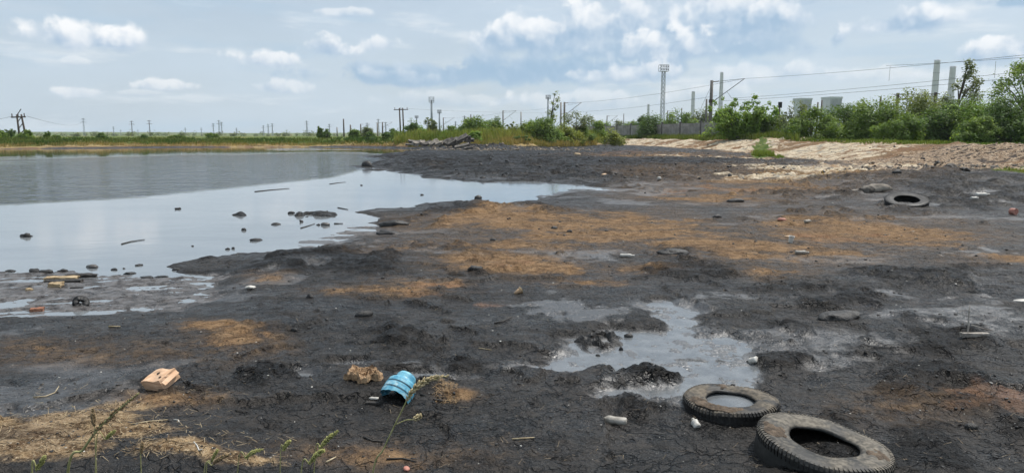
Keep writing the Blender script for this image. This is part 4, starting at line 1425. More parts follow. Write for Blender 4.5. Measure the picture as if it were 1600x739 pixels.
for px, top, Y, lab in (
        (132, 185, 620, 'tallest grey lattice pylon at the left beyond the pond'),
        (178, 198, 1100, 'tiny lattice pylon right of the tallest left one'),
        (189, 203, 1300, 'faint tiny pylon left of the pair of dark pylons'),
        (216, 203, 1300, 'faint tiny pylon between the pair of dark pylons'),
        (290, 200, 1200, 'small lattice pylon left of the paired thin pylons'),
        (315, 200, 1250, 'thin small pylon second left of the paired thin pylons'),
        (334, 193, 900, 'lattice pylon just left of the paired thin pylons'),
        (343, 188, 800, 'left of the paired thin pylons on the skyline'),
        (347, 191, 820, 'right of the paired thin pylons on the skyline'),
        (370, 200, 1200, 'small pylon right of the paired thin pylons'),
        (412, 196, 1000, 'leftmost of three small pylons in a row on the skyline'),
        (419.5, 194, 950, 'middle of three small pylons in a row on the skyline'),
        (426, 193, 900, 'rightmost of three small pylons in a row on the skyline'),
        (480, 189, 700, 'lattice pylon alone between the three small pylons and the tall pole'),
        (515, 194, 900, 'faint lattice pylon left of the single tall pole'),
        (574, 192, 700, 'lattice pylon behind the grey bush of the far bank'),
        (591.5, 186, 900, 'thin lattice pylon behind the rail mast on the far bank'),
        (603, 191, 760, 'lattice pylon left of the double pole'),
        (726, 181, 700, 'faint lattice pylon left of the round bush above the slabs'),
        (712, 190, 800, 'small lattice pylon behind the broken slabs'),
        (775, 182, 900, 'faint pylon left of the bracketed rail mast above the bushes')):
    pylon(px, top, Y, lab, t=.00022 * Y)
for px, top, Y, lab in ((207, 189, 520, 'left of the pair of dark pylons beyond the pond'),
                        (234.5, 188, 520, 'right of the pair of dark pylons beyond the pond')):
    pylon(px, top, Y, lab, RUSTY, .07, 2, .13)


def flood_mast(px, top, Y, headw, headh, label, rows=2, cols=4, lattice=False, shaft=.5, mat=None):
    p = D(px, 212, Y)
    z = gh(p.x, Y)
    h = D(px, top, Y).z - z
    mat = mat or FARG
    root = thing('floodlight_mast', label, 'floodlight mast', (p.x, Y, z), (0, 0, .2), 'floodlight masts of the rail yard')
    mb = MB()
    if lattice:
        for sx in (-1, 1):
            for sy in (-1, 1):
                mb.tube([(sx * shaft, sy * shaft, 0), (sx * shaft * .8, sy * shaft * .8, h - headh)], .14, 5)
        nb = 16
        for i in range(nb):
            za, zb = (h - headh) * i / nb, (h - headh) * (i + 1) / nb
            for (ax, ay, bx, by) in ((-1, -1, 1, -1), (1, -1, 1, 1), (1, 1, -1, 1), (-1, 1, -1, -1)):
                k = shaft * .92
                mb.tube([(ax * k, ay * k, za), (bx * k, by * k, zb)], .07, 4)
                mb.tube([(ax * k, ay * k, zb), (bx * k, by * k, zb)], .06, 4)
        link('lattice_shaft', mb.mesh('lattice_shaft'), mat, root)
    else:
        link('shaft', mb.tube([(0, 0, -.3), (0, 0, h - headh * .5)], [shaft * 1.25, shaft * .7], 10).mesh('shaft', True), mat, root)
    pf = MB()
    for r in range(rows + 1):
        zz = h - headh + headh * r / rows
        for s in (-1, 1):
            pf.box((0, s * headw * .28, zz), (headw, .12, .14)).box((s * headw * .5, 0, zz), (.12, headw * .56, .14))
    for sx in (-1, 1):
        for sy in (-1, 1):
            pf.box((sx * headw * .5, sy * headw * .28, h - headh / 2), (.13, .13, headh))
    pf.box((0, 0, h - headh + .05), (headw * 1.04, headw * .6, .10))
    link('platform', pf.mesh('platform'), mat, root)
    lm = MB().lathe([(0, .16), (.22, .14), (.34, -.12), (.36, -.2), (0, -.2)], 10).mesh('lamp', True)
    glass = plain('lamp_housing', (0.06, .065, .075), (.12, .125, .135), 2, .4, 0)
    for r in range(rows):
        for c in range(cols):
            link('lamp', lm, glass, root, ((c + .5) / cols * headw - headw / 2, -headw * .34, h - headh + headh * (r + .55) / rows), (1.0, 0, 0), headw / cols * 1.15)
    return root


flood_mast(675, 152, 430, 3.0, 3.2, 'tallest floodlight mast with a two-tier head above the willow', shaft=.75)
flood_mast(687, 172, 430, 2.2, 1.9, 'shorter floodlight mast right of the tallest one above the willow', shaft=.55, cols=3)
flood_mast(651.5, 181, 520, 2.4, 1.6, 'small far floodlight mast above the round dark tree', shaft=.55, cols=3)
flood_mast(856, 149, 420, 2.6, 2.2, 'floodlight mast behind the tufted thin sapling', shaft=.6, cols=3)
flood_mast(1034, 102, 330, 4.0, 2.8, 'tall lattice light tower crowned by a platform of lamps', 2, 5, True, .75, STEEL)


def chimney(px, top, Y, w_top, w_base, label, bands=False):
    p = D(px, 212, Y)
    h = D(px, top, Y).z - .8
    root = thing('chimney', label, 'chimney', (p.x, Y, .8), (0, 0, 0), 'power station chimneys')
    prof = [(w_base / 2, -1), (w_base / 2 * .9 + w_top / 2 * .1, h * .15), (w_top / 2, h * .97), (w_top / 2 * 1.06, h * .975), (w_top / 2 * 1.06, h), (w_top / 2 * .8, h), (w_top / 2 * .8, h - 4)]
    link('shaft', MB().lathe(prof, 28).mesh('shaft', True), CHIM, root)
    for k in range(4):
        zz = h * (.35 + .16 * k)
        r = (w_base + (w_top - w_base) * zz / h) / 2
        link('gallery', MB().lathe([(r + .02, zz), (r + .45, zz), (r + .45, zz + .5), (r + .02, zz + .5)], 24, True).mesh('gallery'), FARG, root)
    return root


chimney(1012, 163, 1500, 4.6, 6.0, 'short chimney stub far behind the trees left of the light tower')
chimney(1081, 143, 1300, 5.8, 7.6, 'short grey chimney between the light tower and the tall rail mast')
chimney(1124, 113, 1200, 5.0, 9.0, 'tall tapering grey chimney right of the bracketed rail mast')
chimney(1455, 94, 950, 7.0, 9.4, 'taller left one of the twin chimneys at the right')
chimney(1480, 104, 950, 7.0, 9.2, 'shorter right one of the twin chimneys at the right')


def cooling_tower(x0, x1, top, Y, label, seed):
    c = D((x0 + x1) / 2, 212, Y)
    z = .8
    h = D((x0 + x1) / 2, top, Y).z - z
    w = (x1 - x0) * Y / F
    root = thing('cooling_tower', label, 'tower', (c.x, Y, z), (0, 0, .25), 'pale towers behind the hedge')
    shell = MB()
    k = .80
    vs = []
    for zz, s in ((0, k * .94), (h * .45, k * .90), (h * .96, .97), (h * .96, 1.02), (h, 1.02), (h, .94), (h * .9, .9)):
        vs += [(sx * w / 2 * s, sy * w / 2 * s, zz) for sx, sy in ((-1, -1), (1, -1), (1, 1), (-1, 1))]
    fs = [(i * 4 + j, i * 4 + (j + 1) % 4, i * 4 + 4 + (j + 1) % 4, i * 4 + 4 + j) for i in range(6) for j in range(4)]
    link('shell', shell.add(vs, fs).mesh('shell'), plain('tower_cladding', (.50, .52, .545), (.60, .62, .64), .2, .8, 0), root)
    for i in range(9):
        q = (i + .5) / 9 - .5
        link('rib', MB().tube([(q * w * .90, -w / 2 * .905, h * .45), (q * w * .965, -w / 2 * .985, h * .95)], .16, 4).mesh('rib'), FARG, root)
    for zf in (.6, .78):
        s = .90 + (.97 - .90) * (zf - .45) / .51 + .012
        link('ring_beam', MB().box((0, -w / 2 * s, h * zf), (w * s, .2, .35)).mesh('ring_beam'), FARG, root)


cooling_tower(1241, 1261, 154, 520, 'left pale slatted tower partly hidden by thin-leaved bush', 1)
cooling_tower(1285, 1307, 152, 520, 'right pale slatted tower widening to the top behind the hedge', 2)


def gantry():
    Y = 105
    a, b = D(1403, 148, Y), D(1462, 147, Y + 4)
    root = thing('rail_gantry', 'dark lattice gantry over the tracks in front of the twin chimneys', 'gantry', (a.x, Y, gh(a.x, Y)))
    o = Vector(root.location)
    A, B = a - o, b - o
    for p in (A, B):
        link('leg', MB().tube([(p.x, p.y, -.3), (p.x, p.y, p.z + .2)], .22, 8).mesh('leg'), RUSTY, root)
    m = MB()
    m.tube([A + Vector((-.6, 0, 0)), B + Vector((.6, 0, 0))], .07, 4).tube([A + Vector((-.6, 0, -.75)), B + Vector((.6, 0, -.75))], .06, 4)
    for k in range(8):
        p, q = A.lerp(B, k / 8), A.lerp(B, (k + 1) / 8)
        m.tube([p, q + Vector((0, 0, -.75))], .04, 4).tube([q, q + Vector((0, 0, -.75))], .04, 4)
    link('truss', m.mesh('truss'), RUSTY, root)
    for k in (2, 5):
        p = A.lerp(B, k / 8)
        link('hanger', MB().tube([p, p + Vector((0, 0, -1.9)), p + Vector((.8, 0, -2.2))], .05, 5).mesh('hanger'), RUSTY, root)


gantry()


def wire(a, b, sag, label, r=.022, n=14):
    a, b = Vector(a), Vector(b)
    pts = [a.lerp(b, i / n) - Vector((0, 0, sag * 4 * (i / n) * (1 - i / n))) for i in range(n + 1)]
    o = link('overhead_wire', MB().tube(pts, r, 4).mesh('overhead_wire'), WIRE)
    return tag(o, label, 'wire', 'overhead wires')


MA, ME = 112, 68
wire(tip1, D(1680, 78, ME), .25, 'uppermost overhead wire running from the tall rail mast to the right edge')
wire(D(1385, 103, 88), D(1680, 84, ME), .1, 'second highest overhead wire at the right edge, joining the uppermost')
wire(D(1143, 154, MA), D(1680, 103, ME), .25, 'third overhead wire from the top at the right edge')
wire(D(1130, 158, MA), D(1680, 113, ME), .25, 'lowest overhead wire at the right edge')
wire(tip1, tip4, .5, 'overhead wire from the tall rail mast back to the paired masts')
wire(D(1120, 150, MA), D(905, 175, 173), .4, 'lower overhead wire between the tall mast and the paired masts')
wire(tip4, tip5, .5, 'overhead wire from the paired masts to the mast above the bushes')
wire(tip5, tip7, .5, 'overhead wire from the mast above the bushes to the mast by the willow', .03)
wire(D(1109, 140, MA), D(1085, 190, 150), 0, 'thin guy wire slanting down left of the tall rail mast', .02)
wire(tw1 + Vector((1.2, 0, -.3)), D(132, 187, 620), 3.0, 'power line from the leaning poles to the tallest left pylon', .03)
wire(tw1 + Vector((-1.2, 0, -.3)), D(-120, 192, 90), .5, 'power line from the leaning poles out of the left edge', .025)
wire(tw2 + Vector((1.7, 0, -.2)), D(860, 176, 260), .4, 'faint wire from the double pole towards the middle masts', .022)
for px, y0, y1, Y, lab in ((1391, 104, 127, 88, 'leftmost of three vertical dropper wires at the right'),
                           (1519, 94, 118, 77, 'middle of three vertical dropper wires at the right'),
                           (1556, 96, 122, 75, 'rightmost of three vertical dropper wires at the right')):
    o = link('dropper_wire', MB().tube([D(px, y0, Y), D(px - 2, y1, Y)], .016, 4).mesh('dropper_wire'), WIRE)
    tag(o, lab, 'wire', 'overhead wires')

# ------------------------------------------------------------------ broken slabs on the bank
def slab_mesh(sx, sy, sz, seed):
    rng = random.Random(seed)
    bm = bmesh.new()
    bmesh.ops.create_cube(bm, size=1)
    bmesh.ops.subdivide_edges(bm, edges=bm.edges[:], cuts=3, use_grid_fill=True)
    for v in bm.verts:
        v.co.x *= sx
        v.co.y *= sy
        v.co.z *= sz
        e = max(abs(v.co.x) / sx, abs(v.co.y) / sy) * 2
        if e > .99:
            k = 1 - rng.random() * .16
            v.co.x *= k
            v.co.y *= 1 - rng.random() * .16
        v.co += Vector((rng.uniform(-1, 1), rng.uniform(-1, 1), rng.uniform(-1, 1))) * .035
    me = bpy.data.meshes.new('concrete_slab')
    bm.to_mesh(me)
    bm.free()
    return me


SL = [  # px, py of centre, Y, size, rot, pale, label
    (648, 214, 88, (2.2, 1.4, .35), (.2, .1, .3), 0, 'dark slab lying highest at the left end of the slab pile'),
    (655, 217, 86, (2.0, 1.5, .3), (.25, -.1, .1), 0, 'flat dark slab under the highest left one'),
    (649, 222.5, 83, (1.0, .9, .5), (.3, .1, .6), 1, 'pale block at the foot of the left end of the slab pile'),
    (661, 218.5, 84, (1.1, 1.0, .5), (.4, .3, .2), 1, 'pale broken slab second from the left end'),
    (668, 221, 82, (1.5, 1.0, .35), (.3, -.35, .4), 0, 'dark tilted slab right of the pale second one'),
    (678, 222, 81, (1.6, 1.0, .4), (.5, -.45, .2), 1, 'pale tilted slab in the middle of the slab pile'),
    (686, 224, 80, (1.2, .9, .35), (.4, -.3, -.2), 1, 'small pale slab right of the pale tilted one'),
    (694, 219, 82, (2.2, 1.2, .4), (.3, -.4, .1), 0, 'long dark slab leaning in the middle of the pile'),
    (703, 222, 80, (1.6, 1.2, .4), (.6, -.5, .3), 0, 'dark slab standing on edge right of the long leaning one'),
    (711, 214, 82, (1.5, 1.1, .9), (.2, -.6, .2), 0, 'thick dark block near the top of the slab pile'),
    (717, 211, 82, (1.4, 1.0, .5), (.3, -.5, -.1), 1, 'pale face of broken slab below the highest slab'),
    (728, 207.5, 83, (2.6, 1.6, .45), (.08, .02, .1), 0, 'highest slab lying flat on top of the slab pile'),
    (722, 216, 80, (2.0, 1.2, .4), (.4, -.5, .2), 0, 'dark slab sliding down below the highest slab'),
    (733, 213, 81, (.5, .5, 1.0), (.1, .1, .1), 0, 'short upright block propping the highest slab'),
    (722, 228, 76, (2.2, 1.2, .3), (.2, -.25, .1), 0, 'separate dark slab at the foot of the bank by the black tongue'),
    (733, 231.5, 73, (1.6, .9, .3), (.2, -.2, -.3), 0, 'lowest dark slab half sunk in tar below the bank'),
    (640, 226, 86, (1.4, .8, .2), (.1, 0, .2), 0, 'flat black slab fragment left of the slab pile by the water')]
for i, (px, py, Y, sz, rot, pale, lab) in enumerate(SL):
    p = D(px, py, Y)
    p.z = min(max(p.z, gh(p.x, Y) + .06), gh(p.x, Y) + .85)
    sz = tuple(q * (.74 if k < 2 else .8) for k, q in enumerate(sz))
    o = link('concrete_slab', slab_mesh(*sz, 300 + i), CONC_P if pale else CONC_B, None, p, rot)
    tag(o, lab, 'concrete slab', 'broken concrete slabs on the bank')

# ------------------------------------------------------------------ tyres
def rubber(name, base, mudc, mud_amt):
    m, T, b, out = material(name)
    co = T.new('ShaderNodeTexCoord').outputs['Object']
    n = T.noise(co, 4.5, 6, .6, .4)
    g = T.noise(co, 40.0, 5, .6)
    z = T.sep(T.new('ShaderNodeNewGeometry').outputs['Normal'])[2]
    dust = T.math('MULTIPLY', T.ramp(T.math('ADD', n, T.math('MULTIPLY', T.math('SUBTRACT', g, .5), .35)), .62 - mud_amt * .34, .86 - mud_amt * .26), T.ramp(z, .1, .75))
    c = T.mix(dust, T.mix(T.ramp(g, .35, .7), base, tuple(v * 1.9 for v in base)), T.mix(T.ramp(g, .35, .65), tuple(v * .55 for v in mudc), mudc))
    T.l.new(c, b.inputs['Base Color'])
    T.put(b.inputs['Roughness'], T.mixf(dust, .55, .95))
    b.inputs['Specular IOR Level'].default_value = .35
    bp = T.new('ShaderNodeBump')
    bp.inputs['Strength'].default_value = .45
    bp.inputs['Distance'].default_value = .006
    T.l.new(T.math('ADD', n, g), bp.inputs['Height'])
    T.l.new(bp.outputs[0], b.inputs['Normal'])
    return m


MUD_M = plain('dried_mud', (0.040, 0.029, 0.020), (0.135, 0.10, 0.07), 22, .95, .9, 60, dist=.01)


def tyre(label, loc, rot, R, rb, w, mat, lugs=84, mud=((0.3, 1.6),), seed=1):
    rng = random.Random(seed)
    root = thing('tyre', label, 'tyre', loc, rot, 'old tyres lying on the tar')
    md = (rb + R) / 2
    prof = [(rb, -w * .36), (rb + .018, -w * .45), (md - .02, -w * .50), (md + .03, -w * .505), (R * .93, -w * .475), (R * .975, -w * .42), (R * .99, -w * .2),
            (R * .992, 0), (R * .99, w * .2), (R * .975, w * .42), (R * .93, w * .475), (md + .03, w * .505), (md + .008, w * .495), (md - .006, w * .51), (md - .03, w * .495),
            (rb + .03, w * .45), (rb + .018, w * .47), (rb, w * .40), (rb + .006, w * .34), (rb + .04, w * .40), (md, w * .45),
            (R * .92, w * .38), (R * .95, 0), (R * .92, -w * .38), (md, -w * .45), (rb + .03, -w * .42), (rb + .006, -w * .32)]
    ph = [rng.random() * 6.28 for _ in range(6)]

    def jit(r, z, a, j):
        k = 1 + .010 * math.sin(2 * a + ph[0]) + .006 * math.sin(3 * a + ph[1]) + .003 * math.sin(7 * a + ph[2])
        return r * k, z + .006 * math.sin(2 * a + ph[3]) + .003 * math.sin(5 * a + ph[4])
    link('casing', MB().lathe(prof, 112, True, jitter=jit).mesh('casing', True), mat, root)
    tb = MB()
    for s in (-1, 1):
        for k in range(lugs):
            a = 2 * math.pi * (k + .5 * (s > 0)) / lugs + rng.uniform(-.006, .006)
            da = 2 * math.pi / lugs * .31
            sk = .035
            kk = 1 + .010 * math.sin(2 * a + ph[0]) + .006 * math.sin(3 * a + ph[1])
            dz = .006 * math.sin(2 * a + ph[3]) + .003 * math.sin(5 * a + ph[4])
            r0, r1, r2 = R * .905 * kk, R * .972 * kk, R * (1.006 + rng.uniform(-.004, .003)) * kk
            vs = []
            for (aa, off) in ((a - da, 0), (a + da, 0)):
                for (r, z, sh) in ((r0, w * .462, 0), (r0 + .002, w * .492, 0), (r1, w * .472, .3), (r2, w * .38, .7), (r2 * .997, w * .25, 1.2), (r1 * .985, w * .23, 1.3)):
                    q = aa + sk * sh * s
                    vs.append((r * math.cos(q), r * math.sin(q), z * s + dz))
            m = 6
            fs = [tuple(range(m)), tuple(range(2 * m - 1, m - 1, -1))] + [(i, i + m, (i + 1) % m + m, (i + 1) % m) for i in range(m)]
            tb.add(vs, fs)
    t = link('tread', tb.mesh('tread'), mat, root)
    t['kind'] = 'stuff'
    for (a0, a1) in mud:
        def mj(r, z, a, j):
            e = min(1, (a - a0) / .25, (a1 - a) / .25)
            e = max(0, e) ** .5
            c = 1 - abs(j - 3) / 3
            hgt = e * (c ** .4) * (.006 + .012 * (math.sin(a * 23 + j * 2.1) * .5 + .5) * (math.sin(a * 9 + j) * .5 + .5))
            k = (r - md) * (.55 + .45 * e) + md + .006 * math.sin(a * 17 + j)
            return k, w * .497 + hgt - .001
        link('dried_mud', MB().lathe([(rb + .03 + (R * .92 - rb - .03) * j / 6, 0) for j in range(7)], 40, arc=(a0, a1), jitter=mj).mesh('dried_mud', True), MUD_M, root)
    return root


RUB1 = rubber('worn_rubber', (.014, .014, .013), (.19, .170, .140), .74)
RUB2 = rubber('dusty_rubber', (.013, .0125, .012), (.165, .140, .108), .76)
RUB3 = rubber('tarred_rubber', (.013, .013, .013), (.085, .082, .08), .5)
p = G(1283, 703, .03)
tyre('nearest tyre, with serrated tread, tilted in the tar at the bottom right', (p.x, p.y, gh(p.x, p.y) - .028), (math.radians(5), math.radians(6), .4), .325, .165, .20, RUB1, 92, ((5.1, 5.75), (2.0, 2.9)), 3)
p = G(1142, 629, .03)
tyre('second tyre with rainwater in its hole, behind the nearest tyre', (p.x, p.y, gh(p.x, p.y) - .022), (math.radians(-1), math.radians(1.5), 1.3), .275, .140, .17, RUB2, 78, ((1.7, 3.5), (.1, .5)), 5)
pw = MB().lathe([(0, 0), (.08, 0), (.205, 0)], 32).mesh('rainwater')
setting(link('rainwater', pw, PUDDLE_MAT, None, (p.x, p.y, gh(p.x, p.y) + .026)), 'stuff')
p = G(1416, 320, .08)
tyre('far black tyre half sunk and tilted on the dark slope at the right', (p.x, p.y, gh(p.x, p.y) + .055), (math.radians(13), math.radians(-9), .2), .44, .25, .26, RUB3, 60, (), 9).scale = (1.0, 1.0, .72)
p = G(127, 478, WZ)
tyre('small black wheel rim of rubber standing tilted in the scummy shallows', (p.x, p.y, WZ + .03), (math.radians(48), math.radians(12), .5), .062, .026, .035, RUB3, 30, (), 11)


# ------------------------------------------------------------------ helpers for litter
_ico = {}


def ico(sub):
    if sub not in _ico:
        bm = bmesh.new()
        bmesh.ops.create_icosphere(bm, subdivisions=sub, radius=1)
        _ico[sub] = (np.array([v.co[:] for v in bm.verts]), np.array([[v.index for v in f.verts] for f in bm.faces]))
        bm.free()
    return _ico[sub]


def lump_mesh(name, size, seed, sub=2, rough=.35):
    v, f = ico(sub)
    rng = np.random.default_rng(seed)
    o = rng.random(3) * 50
    n = fbm(v[:, 0] * 1.0 + o[0] + v[:, 2] * .7, v[:, 1] + o[1] - v[:, 2] * .6, 1.1, 4, seed) - .5
    n2 = rng.normal(size=len(v)) * .05
    q = v * (1 + rough * 2 * n + n2)[:, None] * np.array(size) / 2
    return mesh_np(name, q, f, False)


TAR = plain('tar_lump_surface', (.010, .0098, .0095), (.035, .033, .031), 9, .55, .7, 35, spec=.45, dist=.02)
BRICKM = plain('brick_clay', (.20, .085, .05), (.33, .16, .10), 14, .9, .5, 60)
TANWOOD = plain('pale_wood', (.24, .17, .095), (.44, .34, .21), 12, .85, .4, 50)
DRYWOOD = plain('grey_wood', (.20, .175, .15), (.40, .365, .32), 14, .85, .4, 60)
WHITEP = plain('dirty_white_plastic', (.40, .38, .34), (.62, .60, .55), 16, .5, .15, 60)
TANP = plain('tan_plastic', (.36, .23, .13), (.52, .36, .22), 14, .55, .15, 60)
PINKP = plain('pink_plastic', (.38, .15, .11), (.52, .26, .20), 14, .6, .15, 60)
STRAWM = plain('straw', (.30, .23, .13), (.52, .44, .30), 20, .85, .2, 80)
DARKW = plain('tarred_wood', (.014, .0125, .011), (.045, .040, .035), 14, .65, .5, 50)


def on_ground(px, py, water=False):
    p = G(px, py, WZ if water else 0)
    z = WZ if water else gh(p.x, p.y)
    if not water:
        p = G(px, py, z)
        z = gh(p.x, p.y)
    return Vector((p.x, p.y, z))


def sized(px, py, wpx):
    """metres covered by a number of photo pixels at a place on the ground"""
    p = G(px, py)
    dep = p.y * CP + H * SP
    return wpx * dep / F


LG = 'black lumps in and by the pond'
LUMPS = [  # px, py, wide px, tall px, label
    (41, 370, 17, 9, 'black block floating alone in the still water at far left', 1),
    (278, 327, 10, 6, 'black lump floating alone in the water left of the flat islet', 1),
    (747, 311, 11, 9, 'dark angular block standing in the inlet mouth', 1),
    (659, 305, 6, 4, 'small dark block in the inlet left of the angular block', 1),
    (565, 290, 3, 3, 'tiny black speck of lump out in the still water above centre', 1),
    (455, 334, 9, 6, 'black lump at the left tip of the largest flat islet', 1),
    (471, 347, 6, 6, 'small round black ball floating below the largest flat islet', 1),
    (431, 351, 11, 4, 'small black slab floating left of the round black ball', 1),
    (381, 360, 6, 6, 'round black lump floating near the shore spit', 1),
    (507, 352, 14, 7, 'grey brown rounded stone in the water below the islet', 1),
    (497, 352, 5, 4, 'small black lump touching the grey brown rounded stone', 1),
    (399, 376, 15, 5, 'black flat lump at the water edge above the shore spit', 1),
    (442, 374, 16, 7, 'long black lump at the edge of the grey mud flat', 0),
    (467, 372, 8, 4, 'black lump on the grey mud flat beside the long one', 0),
    (484, 370, 5, 5, 'small upright black lump on the grey mud flat', 0),
    (301, 385, 4, 3, 'tiny black lump in still water left of the shore spit', 1),
    (356, 390, 6, 4, 'left of two small black lumps just above the shore spit', 1),
    (364, 389, 5, 6, 'right of two small black lumps just above the shore spit', 1),
    (145, 418, 24, 10, 'grey rounded stone at the upper edge of the scum', 1),
    (178, 422, 11, 6, 'black lump right of the grey rounded stone', 1),
    (193, 420, 4, 3, 'tiny black lump right of the stone at the scum edge', 1),
    (216, 415, 10, 4, 'flat black lump at the right part of the scum edge', 1),
    (16, 424, 14, 4, 'flat black lump left end of the debris line', 1),
    (54, 424, 16, 7, 'black lump in the debris line left of the yellow plank', 1),
    (72, 426, 16, 7, 'bigger black lump in the debris line above the yellow plank', 1),
    (97, 425, 12, 7, 'black lump in the debris line above the right of the yellow plank', 1),
    (203, 428, 16, 5, 'black lump of the debris line below the flat one at its right', 1),
    (46, 450, 7, 6, 'black lump resting on the tan clod in the scum', 1),
    (230, 434, 18, 4, 'long flat black lump at the right of the scum', 1),
    (252, 433, 17, 4, 'black flat lump nearest the shore at the right of the scum', 1),
    (276, 422, 10, 5, 'black lump between the scum and the shore spit', 1),
    (290, 419, 12, 5, 'black lump beside the shore spit base', 1)]
for i, (px, py, w, t, lab, wat) in enumerate(LUMPS):
    p = on_ground(px, py, bool(wat))
    s = sized(px, py, w)
    h = sized(px, py, t)
    stone = 'stone' in lab and 'black' not in lab.split(' stone')[0]
    o = link('stone' if stone else 'tar_lump', lump_mesh('tar_lump', (s * 1.15, s * .7, h * 1.0), 400 + i, 2, .85),
             plain('wet_stone', (.055, .050, .047), (.14, .13, .12), 9, .5, .6, 40) if stone else TAR, None, (p.x, p.y, p.z + h * .12), (0, 0, .5 * math.sin(i * 1.3)))
    tag(o, lab, 'stone' if stone else 'lump', LG)

LT = 'black lumps lying on the tar flat'
for i, (px, py, w, t, lab) in enumerate((
        (1150, 315, 26, 6, 'short black log lying on the pinkish patch right of the inlet'),
        (743, 424, 26, 8, 'flat black lump on the orange stain left of centre'),
        (568, 493, 26, 9, 'flat round black lump on the grey tar left of centre'),
        (618, 350, 44, 9, 'low black mound of tar on the shore point'),
        (605, 366, 40, 7, 'second low black mound of tar below the shore point'),
        (485, 465, 12, 8, 'small black stone with a pale top left of the pink stain'),
        (460, 511, 11, 7, 'small black stone with a white side on the tar left of centre'),
        (770, 376, 9, 4, 'small black lump right of the pale stick near centre'),
        (1318, 481, 70, 13, 'long jagged black lump right of the puddle'),
        (1401, 277, 14, 5, 'small black mound on the tan sand tongue at the right'),
        (1596, 658, 12, 9, 'black lump cut by the right edge below the rust stain'),
        (1516, 668, 18, 8, 'small black lump below the rust stain at the right'),
        (890, 363, 9, 5, 'small dark lump on the orange band above centre'),
        (866, 358, 10, 4, 'flat dark lump at the left of the orange band'),
        (1120, 340, 16, 6, 'dark stone with a pale side right of the orange band'),
        (983, 527, 16, 8, 'black pointed lump at the upper edge of the puddle'),
        (970, 547, 7, 8, 'small black upright lump in the puddle'),
        (934, 557, 9, 5, 'small black lump in the puddle below the ring lump'),
        (575, 260, 18, 10, 'black lump at the tip of the black tongue in the pond'),
        (1052, 393, 44, 9, 'round black tar patch lump on the orange band right of the white bone'))):
    p = on_ground(px, py)
    s, h = sized(px, py, w), sized(px, py, t)
    o = link('log' if 'log' in lab else 'tar_lump', lump_mesh('tar_lump', (s, s * .55, h * 1.5), 500 + i, 3 if w > 35 else 2, .42), TAR, None, (p.x, p.y, p.z + h * .12), (0, 0, .3 * math.sin(i)))
    tag(o, lab, 'log' if 'log' in lab else 'lump', LT)


# ring of tar with water in it
p = on_ground(937, 533)
rg = random.Random(5)
ph = [rg.random() * 6.3 for _ in range(8)]


def ringj(r, z, a, j):
    k = 1 + .10 * math.sin(3 * a + ph[0]) + .07 * math.sin(7 * a + ph[1]) + .05 * math.sin(13 * a + j + ph[2])
    return r * k, z * (1 + .45 * math.sin(2 * a + ph[3]) + .3 * math.sin(5 * a + ph[4]) + .25 * math.sin(11 * a + j))


o = link('tar_ring', MB().lathe([(.075, -.04), (.085, .012), (.105, .034), (.125, .042), (.15, .026), (.175, .004), (.18, -.03)], 56, jitter=ringj).mesh('tar_ring', False), TAR, None, (p.x, p.y, p.z), (0, 0, 0))
tag(o, 'crusty black ring of tar with water in its middle beside the puddle', 'tar ring')


# ------------------------------------------------------------------ bottles, bones, litter
def bottle(label, px, py, length_px, ang, mat, r_ratio=.17, cap=None, name='bottle', sink=.25, water=False, pitch=0.0):
    p = on_ground(px, py, water)
    L = sized(px, py, length_px)
    r = L * r_ratio
    root = thing(name, label, 'bottle', (p.x, p.y, p.z + r * (1 - sink)), (0, pitch, ang))
    prof = [(0, -L / 2), (r * .8, -L / 2), (r, -L * .46), (r * .97, -L * .2), (r * .9, -L * .05), (r, L * .1), (r * .95, L * .2), (r * .45, L * .34), (r * .38, L * .42), (0, L * .42)]
    M = Matrix.Rotation(math.pi / 2, 4, 'Y')
    link('body', MB().lathe(prof, 18, M=M, jitter=lambda rr, z, a, j: (rr * (1 + .08 * math.sin(2 * a + z * 30)), z)).mesh('body', True), mat, root)
    link('cap', MB().lathe([(0, L * .40), (r * .5, L * .40), (r * .5, L * .5), (0, L * .5)], 14, M=M).mesh('cap', False), cap or mat, root)
    return root


bottle('dirty pale plastic bottle lying left of the second tyre', 958, 661, 42, 2.9, plain('dull_plastic', (.22, .20, .17), (.40, .375, .33), 16, .5, .2, 50), .16, MATS['dirty_white_plastic'])
bottle('small cream bottle end poking from the tar in front of the second tyre', 1086, 665, 17, 1.9, WHITEP, .34, pitch=-.5)
bottle('small tan bottle leaning in the tar right of the puddle', 1175, 567, 19, 2.2, WHITEP, .28, DARKW, pitch=.5)
bottle('small white bottle lying left of the blue container', 583, 617, 17, 3.0, WHITEP, .14, DARKW)
bottle('white bone-shaped bottle on the orange band near centre', 980, 402, 22, -.15, WHITEP, .13)
bottle('small white bottle below the right orange patch', 1253, 397, 20, -.1, MATS['dull_plastic'], .15)
bottle('white bottle highest on the dark slope at the right', 1537, 288, 16, .1, WHITEP, .13)
bottle('white bottle below the highest one on the dark slope', 1524, 301, 13, .4, WHITEP, .15)
bottle('grey bottle at the left end of the right orange patch', 1262, 348, 15, .6, MATS['dull_plastic'], .17)


